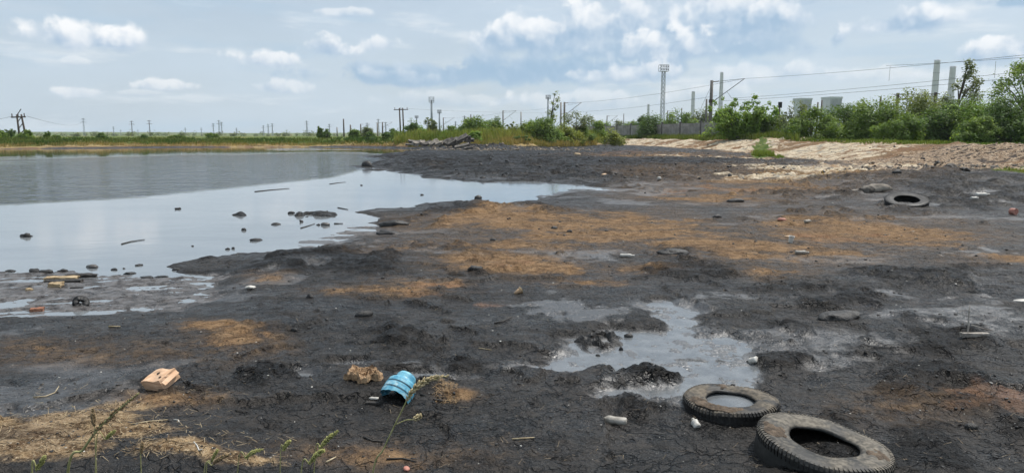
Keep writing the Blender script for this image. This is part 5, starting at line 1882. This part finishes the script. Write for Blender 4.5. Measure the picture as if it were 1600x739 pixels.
def cup():
    p = on_ground(1235, 381)
    h = sized(1235, 381, 10)
    r = h * .42
    root = thing('cup', 'crushed white plastic cup standing on the orange patch at right', 'cup', p, (.15, .1, 0))
    link('wall', MB().lathe([(r * .7, 0), (r, h), (r * .9, h), (r * .62, .004)], 20).mesh('wall', True), WHITEP, root)
    link('rim', MB().lathe([(r * .98, h * .98), (r * 1.1, h * .99), (r * 1.1, h * 1.04), (r * .98, h * 1.03)], 20, True).mesh('rim'), WHITEP, root)
    o = link('plastic_scrap', lump_mesh('plastic_scrap', (.12, .07, .03), 77, 2, .4), TANP, None, on_ground(1232, 371) + Vector((0, 0, .01)))
    tag(o, 'tan scrap lying just behind the crushed white cup', 'scrap')


cup()


def cone_thing():
    p = on_ground(810, 458)
    L = sized(810, 458, 16)
    root = thing('plastic_nozzle', 'orange tan cone-shaped nozzle lying on the tar near centre', 'nozzle', (p.x, p.y, p.z + .02), (0, -.35, .5))
    M = Matrix.Rotation(-math.pi / 2, 4, 'Y')
    link('cone', MB().lathe([(0, L * .5), (L * .12, L * .42), (L * .26, -L * .1), (L * .28, -L * .2), (0, -L * .2)], 18, M=M).mesh('cone', True), TANP, root)
    link('collar', MB().lathe([(0, -L * .2), (L * .34, -L * .2), (L * .34, -L * .3), (0, -L * .3)], 18, M=M).mesh('collar'), MATS['pale_wood'], root)
    link('plug', MB().lathe([(0, -L * .3), (L * .16, -L * .3), (L * .14, -L * .46), (0, -L * .48)], 14, M=M).mesh('plug', True), DARKW, root)


cone_thing()


def can():
    p = on_ground(1579, 335)
    r = sized(1579, 335, 5)
    root = thing('can', 'pinkish can end facing the camera at the right edge', 'can', (p.x, p.y, p.z + r), (math.pi / 2, 0, .3))
    link('wall', MB().lathe([(r, 0), (r, r * 1.6), (r * .92, r * 1.6), (r * .92, .01)], 20, True).mesh('wall', True), PINKP, root)
    link('end', MB().lathe([(0, r * 1.5), (r * .3, r * 1.52), (r * .9, r * 1.55)], 20).mesh('end', True), PINKP, root)


can()
for i, (px, py, w, t, mat, name, cat, lab) in enumerate((
        (1221, 345, 14, 6, PINKP, 'plastic_scrap', 'scrap', 'pinkish scrap at the left end of the right orange patch'),
        (392, 451, 18, 7, WHITEP, 'paper_scrap', 'scrap', 'crumpled white and tan scrap on the shore left of centre'),
        (45, 455, 18, 8, MATS['pale_wood'], 'clod', 'clod', 'tan clod poking out of the scum at the left'),
        (1595, 471, 22, 4, WHITEP, 'plastic_disc', 'disc', 'pale round plastic disc lying on the tar at the right edge'),
        (944, 269, 10, 4, TANP, 'plastic_scrap', 'scrap', 'tan scrap on the black lumps behind the inlet'),
        (902, 245, 14, 4, TANWOOD, 'clod', 'clod', 'tan clod on the black tongue near the middle bush'),
        (1030, 283, 6, 5, WHITEP, 'plastic_scrap', 'scrap', 'small white scrap on the black lumps right of the inlet'),
        (1404, 423, 8, 3, WHITEP, 'plastic_scrap', 'scrap', 'small white scrap on grey tar below the far tyre'),
        (635, 733, 18, 8, PINKP, 'clod', 'clod', 'pinkish clod cut by the bottom edge below the blue container'),
        (1332, 487, 6, 3, WHITEP, 'plastic_scrap', 'scrap', 'small pale scrap below the long jagged black lump'))):
    p = on_ground(px, py, px < 60)
    s, h = sized(px, py, w), sized(px, py, t)
    o = link(name, lump_mesh(name, (s, s * .6, h), 600 + i, 2, .4), mat, None, (p.x, p.y, p.z + h * .25), (0, .1, i))
    tag(o, lab, cat)


def carton():
    p = on_ground(252, 607)
    root = thing('carton', 'crumpled tan carton with two small holes lying at the lower left', 'carton', (p.x, p.y, p.z + .055), (math.radians(22), math.radians(-10), math.radians(-24)))
    bm = bmesh.new()
    bmesh.ops.create_cube(bm, size=1)
    bmesh.ops.subdivide_edges(bm, edges=bm.edges[:], cuts=5, use_grid_fill=True)
    rg = random.Random(4)
    for v in bm.verts:
        sh = .018 * v.co.y
        dent = .012 * math.sin(v.co.x * 7) * math.cos(v.co.y * 6)
        v.co = Vector((v.co.x * .165 + sh * 1.2, v.co.y * .125, v.co.z * .075 + dent * .5))
        v.co += Vector([rg.uniform(-1, 1) * .0018 for _ in range(3)])
    me = bpy.data.meshes.new('box_body')
    bm.to_mesh(me)
    bm.free()
    CARD = plain('faded_card', (.60, .37, .22), (.72, .50, .34), 9, .85, .25, 60)
    link('box_body', me, CARD, root)
    hole = plain('hole_dark', (.03, .02, .015), (.06, .04, .03), 9, .9, 0)
    for (hx, hy, r) in ((-.004, .012, .010), (.052, -.028, .008)):
        link('hole', MB().lathe([(0, .0432), (r * .6, .0436), (r, .0425), (r * 1.15, .040)], 14, M=Matrix.Translation((hx, hy, 0))).mesh('hole'), hole, root)
    link('flap', MB().box((.098, 0, .012), (.03, .122, .003), Matrix.Rotation(.9, 3, 'Y')).mesh('flap'), CARD, root)


carton()


def blue_container():
    p = on_ground(624, 618)
    ax = Vector((.34, .66, .52)).normalized()
    rot = ax.to_track_quat('Z', 'Y').to_euler()
    root = thing('plastic_container', 'broken sky blue ribbed plastic container lying open on the tar', 'container', (p.x - .02, p.y - .06, p.z + .004), rot)
    root.scale = (.88, .88, .88)
    m, T, b, out = material('blue_plastic')
    co = T.new('ShaderNodeTexCoord').outputs['Object']
    n = T.noise(co, 26, 6, .65)
    zc = T.sep(co)[2]
    bl = T.mix(T.ramp(n, .35, .7), (.075, .29, .43), (.20, .48, .58))
    bl = T.mix(T.ramp(T.noise(co, 9, 4, .6), .55, .7, 0, .75), bl, (.50, .68, .72))
    bl = T.mix(T.ramp(T.noise(co, 34, 5, .7), .54, .70, 0, .75), bl, (.07, .06, .05))
    T.l.new(bl, b.inputs['Base Color'])
    b.inputs['Roughness'].default_value = .45
    prof = [(.108, 0.0), (.110, .030), (.104, .034), (.104, .040), (.109, .044), (.108, .078), (.102, .082), (.102, .088), (.106, .092), (.103, .118),
            (.092, .132), (.074, .140), (.071, .150), (.070, .178), (.060, .196), (.038, .207), (0, .210)]
    inner = [(max(0, r - .004), z - (.003 if z > .12 else 0)) for r, z in prof[::-1]]
    inner[-1] = (.104, .0005)

    mb = MB()
    nseg = 60
    full = prof + inner
    for k in range(nseg):
        a0, a1 = 2 * math.pi * k / nseg, 2 * math.pi * (k + 1) / nseg
        am = (a0 + a1) / 2
        for j in range(len(full) - 1):
            jj = j if j < len(prof) else len(full) - 1 - j
            torn = 5.25 < am < 5.85 and jj < 6 + 2 * math.sin(am * 9) and jj >= 1
            if torn:
                continue
            q = []
            for (aa, pr) in ((a0, full[j]), (a1, full[j]), (a1, full[j + 1]), (a0, full[j + 1])):
                e = 1 + .02 * math.sin(2 * aa + .6)
                ragged = .006 * math.sin(aa * 3 + 1) + .002 * math.sin(aa * 13) if pr[1] < .002 else 0
                q.append((pr[0] * e * math.cos(aa), pr[0] * e * math.sin(aa), pr[1] + ragged))
            mb.add(q, [(0, 1, 2, 3)])
    link('shell', mb.mesh('shell', False), m, root)
    band = plain('dark_groove', (.02, .05, .07), (.05, .10, .13), 9, .7, 0)
    for z in (.0365, .085):
        link('rib', MB().lathe([(.1045, z - .004), (.1068, z), (.1045, z + .004)], 48, arc=(-.4, 5.2)).mesh('rib', True), band, root)
    st = plain('pale_blue', (.42, .62, .70), (.62, .76, .80), 9, .5, 0)
    link('stripe', MB().tube([(-.0, -.0725, .150), (0, -.0715, .178), (0, -.062, .196), (0, -.039, .208), (0, 0, .212)], .004, 6).mesh('stripe'), st, root)
    link('stripe', MB().tube([(.05, -.0525, .152), (.05, -.0505, .178), (.042, -.044, .196)], .004, 6).mesh('stripe'), st, root)


blue_container()


def crust():
    p = on_ground(568, 590)
    rg2 = random.Random(12)
    f = [rg2.random() * 6.3 for _ in range(9)]

    def j(r, z, a, k):
        e = 1 + .16 * math.sin(2 * a + f[0]) + .12 * math.sin(5 * a + f[1]) + .07 * math.sin(11 * a + f[2])
        return r * e, z + (.012 * math.sin(4 * a + f[3] + k) + .008 * math.sin(9 * a + f[4] + 2 * k)) * (1 if 0 < k < 7 else .3)
    root = thing('dried_crust', 'crumpled tan crust of dried fibre left of the blue container', 'crust', (p.x, p.y, p.z + .004), (0, 0, .3))
    m2 = plain('tan_fibre', (.13, .078, .042), (.50, .33, .19), 30, .9, .9, 80, dist=.012)
    link('crust', MB().lathe([(0, .014), (.03, .018), (.055, .014), (.075, .034), (.092, .046), (.104, .030), (.11, -.004)], 52, jitter=j).mesh('crust', False), m2, root)
    for k in range(9):
        a = k * .7
        link('strand', MB().tube([(.09 * math.cos(a), .09 * math.sin(a), .03), (.05 * math.cos(a + .5), .05 * math.sin(a + .5), .05), (.02 * math.cos(a + 1.2), .03 * math.sin(a + 1), .03)], .004, 5).mesh('strand'), m2, root)


crust()


# ------------------------------------------------------------------ planks, bricks, sticks
def plank(label, px, py, lpx, wpx, tpx, ang, mat, name='plank', cat='plank', water=True, tilt=0.0, seed=0):
    p = on_ground(px, py, water)
    L, W, Tk = sized(px, py, lpx), sized(px, py, wpx), sized(px, py, tpx)
    bm = bmesh.new()
    bmesh.ops.create_cube(bm, size=1)
    bmesh.ops.subdivide_edges(bm, edges=bm.edges[:], cuts=4, use_grid_fill=True)
    rg3 = random.Random(seed + int(px))
    for v in bm.verts:
        end = abs(v.co.x) > .49
        v.co = Vector((v.co.x * L * (1 - (.14 * rg3.random() if end else 0)), v.co.y * W, v.co.z * Tk))
        v.co += Vector((0, rg3.uniform(-1, 1) * W * .06, rg3.uniform(-1, 1) * Tk * .08))
    me = bpy.data.meshes.new(name)
    bm.to_mesh(me)
    bm.free()
    o = link(name, me, mat, None, (p.x, p.y, p.z + Tk * .35), (0.05, tilt, ang))
    return tag(o, label, cat, 'flotsam in the scummy shallows' if water else None)


plank('yellowish broken plank lying on the debris line in the scum', 96, 438, 52, 14, 7, .10, TANWOOD, seed=1)
plank('black plank under the yellowish broken plank', 100, 441, 60, 10, 5, .06, DARKW, seed=2)
plank('yellow edged dark wooden block below the yellowish plank', 88, 449, 20, 14, 9, .1, TANWOOD, 'wooden_block', 'block', seed=3)
plank('black wooden block topping the yellow edged block', 90, 446, 17, 12, 9, .3, DARKW, 'wooden_block', 'block', seed=4)
plank('long black beam in the debris line right of the yellow plank', 123, 433, 40, 12, 6, .22, DARKW, 'beam', 'beam', seed=5)
plank('shorter black beam right of the long one', 140, 433, 22, 9, 5, .28, DARKW, 'beam', 'beam', seed=6)
plank('reddish brick in the scum near the bottom left', 58, 486, 20, 10, 6, .35, BRICKM, 'brick_block', 'brick', seed=7)
plank('sunken grey board in the scum right of the yellow edged block', 120, 450, 20, 6, 2, .05, DARKW, 'board', 'board', seed=8)
plank('pale branch piece lying under the upright twig at the right', 1523, 522, 42, 7, 6, -.05, DRYWOOD, 'branch', 'branch', False, seed=9)
plank('dark board beside the small white bottle left of the blue container', 588, 632, 36, 6, 5, -.1, DARKW, 'board', 'board', False, seed=10)


def stick(label, pts, r, mat, name='stick', cat='stick', water=False, lift=None):
    P = []
    for i, (px, py) in enumerate(pts):
        p = on_ground(px, py, water)
        P.append(p + Vector((0, 0, r * .8 + (lift[i] if lift else 0))))
    o = link(name, MB().tube(P, [r * (1 - .45 * i / (len(P) - 1)) for i in range(len(P))], 6).mesh(name, True), mat)
    return tag(o, label, cat)


stick('long dark stick floating in the still water above centre left', [(398, 300), (425, 297), (452, 295)], .013, DARKW, water=True)
stick('short dark stick floating above the islet', [(515, 288), (528, 286), (540, 285)], .011, DARKW, water=True)
stick('thin dark stick floating beside the round black ball', [(470, 357), (480, 354), (492, 350)], .010, DARKW, water=True)
stick('thin dark stick floating right of the rounded stone', [(522, 350), (536, 350)], .012, DARKW, water=True)
stick('thin stick floating right of the largest islet', [(528, 325), (544, 328)], .012, DARKW, water=True)
stick('dark stick floating on the water at the left', [(190, 382), (205, 378), (226, 375)], .010, DARKW, water=True)
stick('curved white dry stem on the tar at the far lower left', [(52, 622), (72, 620), (86, 614), (92, 602)], .004, STRAWM, 'dry_stem', 'stem')
stick('long straight dry stem on the dirt at the lower left', [(205, 667), (235, 662), (262, 659)], .004, STRAWM, 'dry_stem', 'stem')
stick('short hooked white stem right of the long dry stem', [(272, 658), (279, 659), (280, 664)], .005, WHITEP, 'dry_stem', 'stem')
stick('forked white rootlet on the tar near the bottom left', [(303, 692), (308, 698), (311, 703), (316, 703)], .004, WHITEP, 'dry_stem', 'stem')
stick('curved brown stick right of the bottom grass heads', [(604, 718), (630, 717), (650, 722)], .006, DARKW)
stick('dark root lying left of the brown stick', [(568, 684), (582, 690), (600, 691)], .006, DARKW, 'root', 'root')
stick('short pale straw left of the tall seed stalk at the bottom', [(510, 722), (525, 716)], .005, STRAWM, 'dry_stem', 'stem')
stick('dark stick right of the blue container ending in dry roots', [(657, 610), (680, 617), (700, 620)], .009, DARKW)
stick('black stick left of the long jagged lump near centre right', [(800, 686), (835, 682)], .005, STRAWM, 'dry_stem', 'stem')
stick('straight grey twig on the bare tar above the blue container', [(620, 570), (648, 567), (668, 564)], .004, DARKW, 'twig', 'twig')
stick('pale straw lying on the tar above the tall seed stalk', [(748, 544), (768, 541)], .004, STRAWM, 'dry_stem', 'stem')
stick('rust brown root on the tar left of the puddle', [(773, 506), (786, 503), (800, 496)], .008, DARKW, 'root', 'root')
stick('long thin pale stick on the tar at the lower left edge of the scum', [(170, 512), (188, 511)], .008, STRAWM)
stick('upright twig sticking out of the tar at the right', [(1512, 522), (1512, 521), (1511, 521), (1511, 521)], .007, DRYWOOD, 'twig', 'twig', lift=[0, .08, .17, .23])
stick('thin pale twig lying behind the pale branch piece', [(1518, 514), (1535, 514), (1550, 513)], .006, DRYWOOD, 'twig', 'twig')

# pale heap of rubble at the right and its loose neighbours
for i, (px, py, w, t, lab) in enumerate((
        (1366, 288, 34, 9, 'pale crusted chunk of rubble lying on the dark slope left of the far tyre'),
        (1356, 290, 16, 9, 'dark left end piece of the pale crusted chunk'),
        (1338, 297, 16, 4, 'small pale crumbs of rubble below the pale crusted chunk'),
        (1483, 271, 22, 7, 'dark stone at the left end of the low rubble ledge'),
        (1507, 272, 20, 6, 'grey stone in the middle of the low rubble ledge'))):
    p = on_ground(px, py)
    s, h = sized(px, py, w), sized(px, py, t)
    o = link('rubble_chunk', lump_mesh('rubble_chunk', (s, s * .5, h * 1.2), 700 + i, 3, .95), CONC_P if i in (0, 2) else CONC_B, None, (p.x, p.y, p.z + h * .3), (0, 0, .2 * i))
    tag(o, lab, 'rubble chunk')


# ------------------------------------------------------------------ scattered stuff
def scatter(name, pts, sizes, mat, rng, flat=.6):
    v, f = ico(1)
    n = len(pts)
    sc = sizes[:, None] * (0.6 + .8 * rng.random((n, 3))) * np.array([1, 1, flat])
    a = rng.random(n) * 6.283
    jit = 1 + .28 * rng.normal(size=(n, len(v)))
    q = v[None] * jit[..., None] * sc[:, None, :]
    x = q[..., 0] * np.cos(a)[:, None] - q[..., 1] * np.sin(a)[:, None]
    y = q[..., 0] * np.sin(a)[:, None] + q[..., 1] * np.cos(a)[:, None]
    vv = np.stack([x, y, q[..., 2]], -1) + pts[:, None, :]
    ff = f[None] + (np.arange(n) * len(v))[:, None, None]
    return setting(link(name, mesh_np(name, vv.reshape(-1, 3), ff.reshape(-1, 3)), mat), 'stuff')


def px_points(n, x0, x1, y0, y1, rng, power=1.0):
    px = rng.uniform(x0, x1, n)
    py = y0 + (y1 - y0) * rng.random(n) ** power
    X = np.array([G(a, b)[:2] for a, b in zip(px, py)])
    z = terrain(X[:, 0], X[:, 1])
    return np.column_stack([X, z])


rng = np.random.default_rng(77)
pts = px_points(4200, -40, 1640, 300, 738, rng)
keep = fbm(pts[:, 0], pts[:, 1], .8, 4, 331) + .25 * rng.random(len(pts)) > .56
pts = pts[keep]
pts = pts[pts[:, 2] > -.012]
d = np.hypot(pts[:, 0], pts[:, 1])
scatter('tar_crumbs', pts, (.0014 * d + .002) * (.35 + 1.1 * rng.random(len(pts)) ** 3), TAR, rng, .7)
pts = px_points(420, -20, 1640, 270, 735, rng)
pts = pts[pts[:, 2] > -.012]
d = np.hypot(pts[:, 0], pts[:, 1])
scatter('pale_chips', pts, (.0009 * d + .001) * (.4 + 1.0 * rng.random(len(pts)) ** 2), WHITEP, rng, .4)
pts = px_points(700, 700, 1500, 232, 285, rng)
pts = pts[pts[:, 2] > WZ + .02]
scatter('tar_clods', pts, .07 * (.35 + rng.random(len(pts)) ** 2), TAR, rng, .7)
# stones of the rubble heap and along the sandy foot of the bank
c = D(1545, 240, 38)
k = 1300
x = c.x + rng.normal(size=k) * 4.2
y = c.y + rng.normal(size=k) * 2.6 - .5
pts = np.column_stack([x, y, terrain(x, y)])
scatter('rubble', pts, .02 + .075 * rng.random(k) ** 3, plain('rubble_stone', (.11, .08, .055), (.36, .29, .22), 1.2, .9, .3, 10), rng, .7)
c = G(1500, 271)
k = 500
x = c.x + rng.normal(size=k) * 3.0
y = c.y + rng.normal(size=k) * .45
scatter('rubble', np.column_stack([x, y, terrain(x, y)]), .02 + .07 * rng.random(k) ** 3, CONC_B, rng, .7)
pts = px_points(800, 640, 930, 233, 238, rng)
scatter('bank_stones', pts, .06 + .14 * rng.random(len(pts)) ** 2, plain('bank_stone', (.10, .08, .06), (.30, .25, .19), 3, .9, .3, 10), rng, .6)


def straw_bits(n, boxes, length, name, cols, r=.0016):
    P = np.concatenate([px_points(int(n * w), *b, rng) for b, w in boxes])
    m = len(P)
    a = rng.random(m) * 6.283
    L = length * (.3 + rng.random(m) ** 2)
    t = np.stack([np.cos(a), np.sin(a), .22 * rng.normal(size=m)], 1) * L[:, None]
    s = np.stack([-np.sin(a), np.cos(a), np.zeros(m)], 1) * r
    P = P + np.array([0, 0, .006])
    v = np.stack([P - t / 2 - s, P - t / 2 + s, P + t / 2 + s * .4, P + t / 2 - s * .4], 1).reshape(-1, 3)
    me = mesh_np(name, v, np.arange(m * 4).reshape(-1, 4))
    rgba = np.ones((m * 4, 4), dtype=np.float32)
    kk = rng.random(m)[:, None]
    rgba[:, :3] = np.repeat(np.array(cols[0]) + (np.array(cols[1]) - np.array(cols[0])) * kk, 4, axis=0)
    set_color(me, 'tint', rgba)
    setting(link(name, me, GRASS), 'stuff')


straw_bits(650, (((-30, 260, 640, 745), .55), ((200, 460, 690, 745), .25), ((60, 360, 600, 690), .2)), .06, 'dead_straw', ((.16, .10, .05), (.52, .42, .27)))
straw_bits(900, (((-30, 1640, 420, 738), 1.0),), .05, 'loose_straw', ((.10, .07, .045), (.38, .30, .2)), .0013)
straw_bits(260, (((680, 715, 600, 632), 1.0),), .06, 'dry_roots', ((.20, .12, .06), (.42, .30, .17)), .0016)
straw_bits(500, (((1190, 1330, 268, 292), 1.0),), .7, 'dead_reeds', ((.26, .18, .09), (.46, .34, .19)), .012)


# ------------------------------------------------------------------ grass stalks in front of the camera
STALK = plain('stalk_green', (.24, .24, .09), (.38, .36, .17), 30, .7, 0)
HEADG = plain('seed_green', (.28, .29, .09), (.44, .42, .17), 60, .8, .3, 200)
HEADT = plain('seed_tan', (.38, .31, .17), (.58, .48, .29), 60, .85, .3, 200)
HEADB = plain('seed_brown', (.22, .15, .08), (.38, .28, .16), 60, .85, .3, 200)


def bez(pts, n):
    out = []
    for i in range(n):
        t = i / (n - 1) * (len(pts) - 1)
        k = min(int(t), len(pts) - 2)
        p0, p1, p2, p3 = pts[max(k - 1, 0)], pts[k], pts[k + 1], pts[min(k + 2, len(pts) - 1)]
        u = t - k
        out.append(.5 * ((2 * p1) + (p2 - p0) * u + (2 * p0 - 5 * p1 + 4 * p2 - p3) * u * u + (3 * p1 - p0 - 3 * p2 + p3) * u ** 3))
    return out


def stalk(label, path, head, Y, mat, hr=.0055, sr=.0014, branch=None, seed=1, headm=None):
    """path: photo points from the frame edge to the tip; head: share of the path from where the seed head starts"""
    rg4 = random.Random(seed)
    P = [D(px, py, Y) for px, py in path]
    x0 = P[0].x - (P[1].x - P[0].x) * 2.2
    gz = gh(x0, Y)
    root = thing('grass_stalk', label, 'grass stalk', (x0, Y, gz), (0, 0, 0), 'grass stalks close to the camera')
    o = Vector((x0, Y, gz))
    pts = [Vector((0, 0, -.01)), (P[0] - o) * .5 + Vector((-.01, 0, .02))] + [p - o for p in P]
    sm = bez(pts, 40)
    link('stem', MB().tube(sm, [sr * (1.25 - .6 * i / 39) for i in range(40)], 6).mesh('stem', True), mat, root)

    def ear(curve, r, mt):
        mb = MB()
        n = len(curve)
        for i in range(n):
            c = curve[i]
            t = (curve[min(i + 1, n - 1)] - curve[max(i - 1, 0)]).normalized()
            q = 1 - abs(i / (n - 1) * 2 - .8) ** 2 * .5
            for k in range(4):
                a = rg4.random() * 6.283
                sd = (t.orthogonal().normalized() * math.cos(a) + t.cross(t.orthogonal().normalized()) * math.sin(a))
                s0 = c + sd * r * .25 * q
                e = s0 + (t * .9 + sd * .65) * r * (1.0 + .7 * rg4.random()) * q
                mb.tube([s0, (s0 + e) / 2, e], [r * .14, r * .40 * q, r * .04], 5)
        link('seed_head', mb.mesh('seed_head', True), mt, root)
    i0 = int(2 / (len(pts) - 1) * 39 + head * (39 - 2 / (len(pts) - 1) * 39))
    ear(bez(sm[i0:], 26), hr, headm or HEADT)
    if branch:
        B = [D(px, py, Y - .01) - o for px, py in branch]
        link('branch', MB().tube(bez(B, 10), sr * .6, 5).mesh('branch', True), mat, root)
        ear(bez(B[-2:], 10), hr * .9, headm or HEADT)
    return root


stalk('tall pale seed stalk rising in front of the blue container', [(581, 748), (600, 700), (626, 645), (645, 610), (668, 594), (700, 587)], .52, 1.55, STALK, .0075, .0019, [(618, 663), (634, 656), (645, 655), (658, 650)], 1)
stalk('thick leaning green stalk with dark joints at the lower left', [(105, 745), (130, 702), (155, 668), (185, 640), (217, 614)], .40, 1.35, STALK, .0056, .0026, None, 2, HEADB)
stalk('brown upright seed head left of the thick leaning stalk', [(149, 700), (148, 672), (146, 655), (145, 638)], .45, 1.6, STALK, .0055, .0010, None, 3, HEADB)
stalk('green grass head right of the bottom centre left, leaning right', [(470, 742), (484, 722), (498, 708), (506, 704)], .30, 1.5, STALK, .0060, .0016, None, 4, HEADG)
stalk('green grass head above the lower leaning one near the bottom', [(492, 715), (502, 698), (514, 684), (528, 673)], .25, 1.6, STALK, .0056, .0014, None, 5, HEADG)
stalk('small green grass head pointing up near the bottom left of centre', [(438, 716), (443, 702), (448, 694), (453, 688)], .3, 1.6, STALK, .0052, .0012, None, 6, HEADG)
stalk('small tan grass head at the bottom between dirt and tar', [(372, 726), (385, 714), (396, 706), (410, 702)], .3, 1.6, STALK, .0048, .0012, None, 7, HEADG)
stalk('brownish grass head at the bottom edge right of the dirt patch', [(318, 745), (332, 726), (344, 716), (358, 709)], .4, 1.55, STALK, .0048, .0012, None, 8, HEADB)
stalk('thin grass head beside the brownish one at the bottom edge', [(322, 742), (330, 722), (336, 710), (340, 702)], .4, 1.6, STALK, .004, .0011, None, 9, HEADG)
stalk('short dark grass head on the dirt patch', [(220, 722), (221, 708), (222, 698), (222, 690)], .35, 1.6, STALK, .004, .0012, None, 10, HEADB)
stalk('green grass tip at the bottom edge left of the thick stalk', [(50, 748), (58, 732), (64, 722), (70, 712)], .3, 1.3, STALK, .0048, .0018, None, 11, HEADG)
stalk('faint green grass head right of the thick leaning stalk', [(150, 700), (165, 686), (172, 679), (180, 672)], .4, 1.5, STALK, .0042, .0010, None, 12, HEADG)


# ------------------------------------------------------------------ air
def haze():
    me = MB().box((0, 0, 0), (2, 2, 1)).mesh('haze')
    o = link('haze', me, None, None, (0, 0, 57), None, (3060, 3060, 117))
    m = bpy.data.materials.new('thin_air')
    m.use_nodes = True
    m.node_tree.nodes.clear()
    T = NT(m.node_tree)
    out = T.new('ShaderNodeOutputMaterial')
    v = T.new('ShaderNodeVolumePrincipled')
    v.inputs['Color'].default_value = (.86, .92, .97, 1)
    v.inputs['Density'].default_value = 0.00015
    v.inputs['Anisotropy'].default_value = 0.3
    T.l.new(v.outputs[0], out.inputs['Volume'])
    me.materials.append(m)
    return setting(o, 'stuff')


haze()
